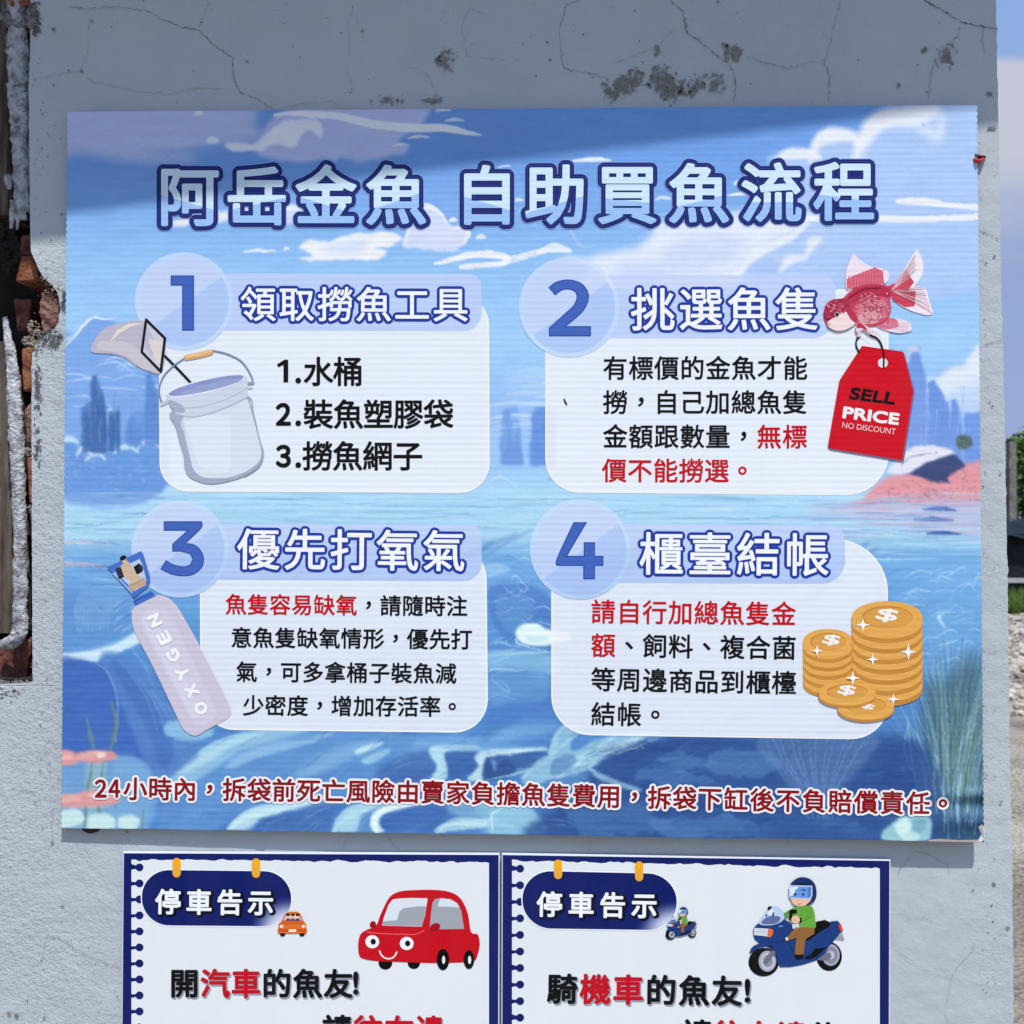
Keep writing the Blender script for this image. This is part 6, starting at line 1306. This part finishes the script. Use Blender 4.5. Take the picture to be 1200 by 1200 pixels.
def motorcycle(ox, oy, k, name, lift):
    A = Art('sign', 'sign', ox, oy, k, lift=lift, step=.00003); NV_, SK = (28, 60, 122), (234, 190, 156); GY, DG = (166, 166, 184), (110, 112, 126)
    A.ell(790, 665, 90, 102, K, 0); A.ell(802, 655, 62, 76, GY); A.ell(802, 655, 48, 60, (136, 136, 152)); A.ell(802, 655, 26, 30, (186, 186, 202)); A.poly([(700, 690), (760, 640), (800, 640), (806, 672), (780, 695)], DG)
    A.ell(330, 705, 107, 100, K); A.ell(356, 698, 62, 74, GY); A.ell(358, 698, 48, 58, (200, 202, 214)); A.ell(358, 698, 36, 44, (140, 142, 158)); A.ell(358, 698, 14, 16, (196, 198, 208))
    A.poly([(880, 498), (896, 545), (896, 552), (828, 546)], (150, 158, 164))
    A.poly([(620, 570), (640, 520), (685, 470), (700, 420), (760, 408), (804, 428), (800, 460), (720, 495), (660, 545)], K, False)
    A.poly([(228, 640), (240, 610), (262, 588), (300, 574), (266, 545), (254, 500), (258, 470), (280, 440), (330, 420), (400, 398), (480, 404), (530, 440), (560, 560), (640, 556), (730, 490), (796, 452), (800, 418), (850, 414), (872, 440), (884, 480), (832, 545), (786, 596), (764, 640), (700, 692), (600, 724), (520, 738), (445, 740), (420, 690), (392, 620), (350, 594), (300, 604), (232, 646)], NV_, False)
    A.poly([(348, 596), (400, 620), (424, 690), (436, 700), (408, 620), (380, 580)], (18, 40, 92)); A.poly([(610, 672), (660, 650), (690, 612), (776, 600), (736, 632), (700, 668), (640, 690)], K, False)
    A.stroke([(356, 560), (440, 566), (500, 540)], 4, (18, 42, 96)); A.stroke([(500, 560), (540, 640)], 4, (18, 42, 96)); A.stroke([(350, 700), (376, 660), (396, 640)], 34, DG, smooth=False)
    A.poly([(296, 432), (340, 352), (372, 316), (420, 312), (464, 344), (476, 392), (440, 428), (372, 446)], (184, 204, 232), True); A.poly([(312, 430), (352, 388), (420, 380), (448, 396), (424, 430), (366, 440)], (92, 110, 156), True)
    A.poly([(354, 336), (362, 314), (388, 312), (384, 326), (366, 342)], K); A.stroke([(348, 380), (350, 372)], 10, K); A.stroke([(395, 378), (396, 356)], 12, K); A.poly([(352, 372), (372, 340), (404, 334), (386, 376)], (226, 234, 240))
    A.poly([(264, 464), (362, 470), (366, 526), (258, 514)], (206, 212, 220)); A.stroke([(280, 492), (310, 486), (340, 490)], 4, (166, 174, 186)); A.poly([(362, 472), (392, 478), (396, 500), (380, 526), (358, 526)], (230, 110, 50), True)
    A.poly([(854, 444), (874, 440), (890, 486), (872, 490)], (222, 70, 44)); A.stroke([(440, 456), (462, 452)], 8, (120, 160, 210))
    GN = (104, 168, 66)
    A.poly([(470, 362), (540, 322), (580, 340), (560, 384), (480, 392)], (88, 150, 54)); A.poly([(540, 330), (575, 310), (650, 306), (682, 338), (692, 400), (690, 466), (594, 466), (584, 440), (600, 400), (560, 380)], GN, True)
    A.poly([(600, 330), (650, 318), (680, 350), (668, 390), (606, 424), (584, 400), (640, 370)], (96, 160, 58)); A.stroke([(590, 320), (600, 350), (592, 380)], 4, (70, 128, 44)); A.stroke([(664, 388), (606, 420)], 4, (70, 128, 44))
    A.poly([(544, 472), (600, 458), (690, 464), (684, 506), (622, 545), (609, 656), (548, 650), (552, 590), (562, 530), (500, 556), (484, 544)], (146, 100, 54)); A.stroke([(546, 540), (566, 500), (586, 480)], 4, (100, 66, 34)); A.ell(492, 541, 9, 13, (232, 220, 210))
    A.poly([(548, 652), (610, 652), (608, 676), (580, 686), (552, 676)], K); A.poly([(510, 345), (520, 336), (562, 334), (566, 360), (532, 366), (526, 410), (510, 412)], K); A.stroke([(588, 398), (590, 420)], 16, K)
    A.ell(554, 406, 30, 28, SK); [A.stroke([(538+j*13, 396), (538+j*13, 424)], 2.5, (206, 150, 116), smooth=False, cap=False) for j in range(3)]; A.poly([(530, 440), (578, 436), (545, 470), (532, 468)], (210, 216, 222))
    A.poly([(522, 262), (530, 230), (660, 230), (664, 280), (630, 304), (580, 312), (540, 296)], SK, True); A.ell(650, 262, 18, 20, SK)
    A.poly([(524, 168), (540, 132), (590, 108), (650, 118), (690, 158), (702, 220), (692, 268), (670, 288), (640, 306), (630, 300), (656, 276), (666, 240), (664, 168)], (26, 48, 96), True); A.poly([(524, 166), (560, 150), (640, 146), (664, 170), (664, 180), (524, 178)], (18, 34, 74))
    A.poly([(508, 172), (520, 164), (672, 168), (672, 240), (656, 262), (520, 258), (508, 240)], (186, 208, 236)); A.poly([(516, 178), (526, 172), (664, 176), (664, 236), (650, 256), (524, 250), (516, 238)], (104, 150, 214)); A.poly([(640, 178), (664, 178), (664, 236), (642, 254)], (80, 124, 196)); A.poly([(516, 176), (576, 174), (530, 240), (516, 236)], (220, 232, 242))
    A.ell(552, 228, 8, 8, K); A.ell(607, 228, 8, 8, K); A.stroke([(596, 200), (614, 196), (626, 204)], 7, (30, 34, 50)); A.stroke([(550, 200), (560, 198)], 6, (30, 34, 50)); A.stroke([(572, 292), (582, 297), (592, 292)], 4, (170, 80, 70)); A.stroke([(568, 262), (574, 268)], 3, (200, 140, 110))
    return A.build(name, bike_sign)
motorcycle(840, 1010, 6.0, 'motorcycle_picture', .0010)
motorcycle(780-224/18.2, 1063-110/18.2, 18.2, 'motorcycle_picture', .0016)
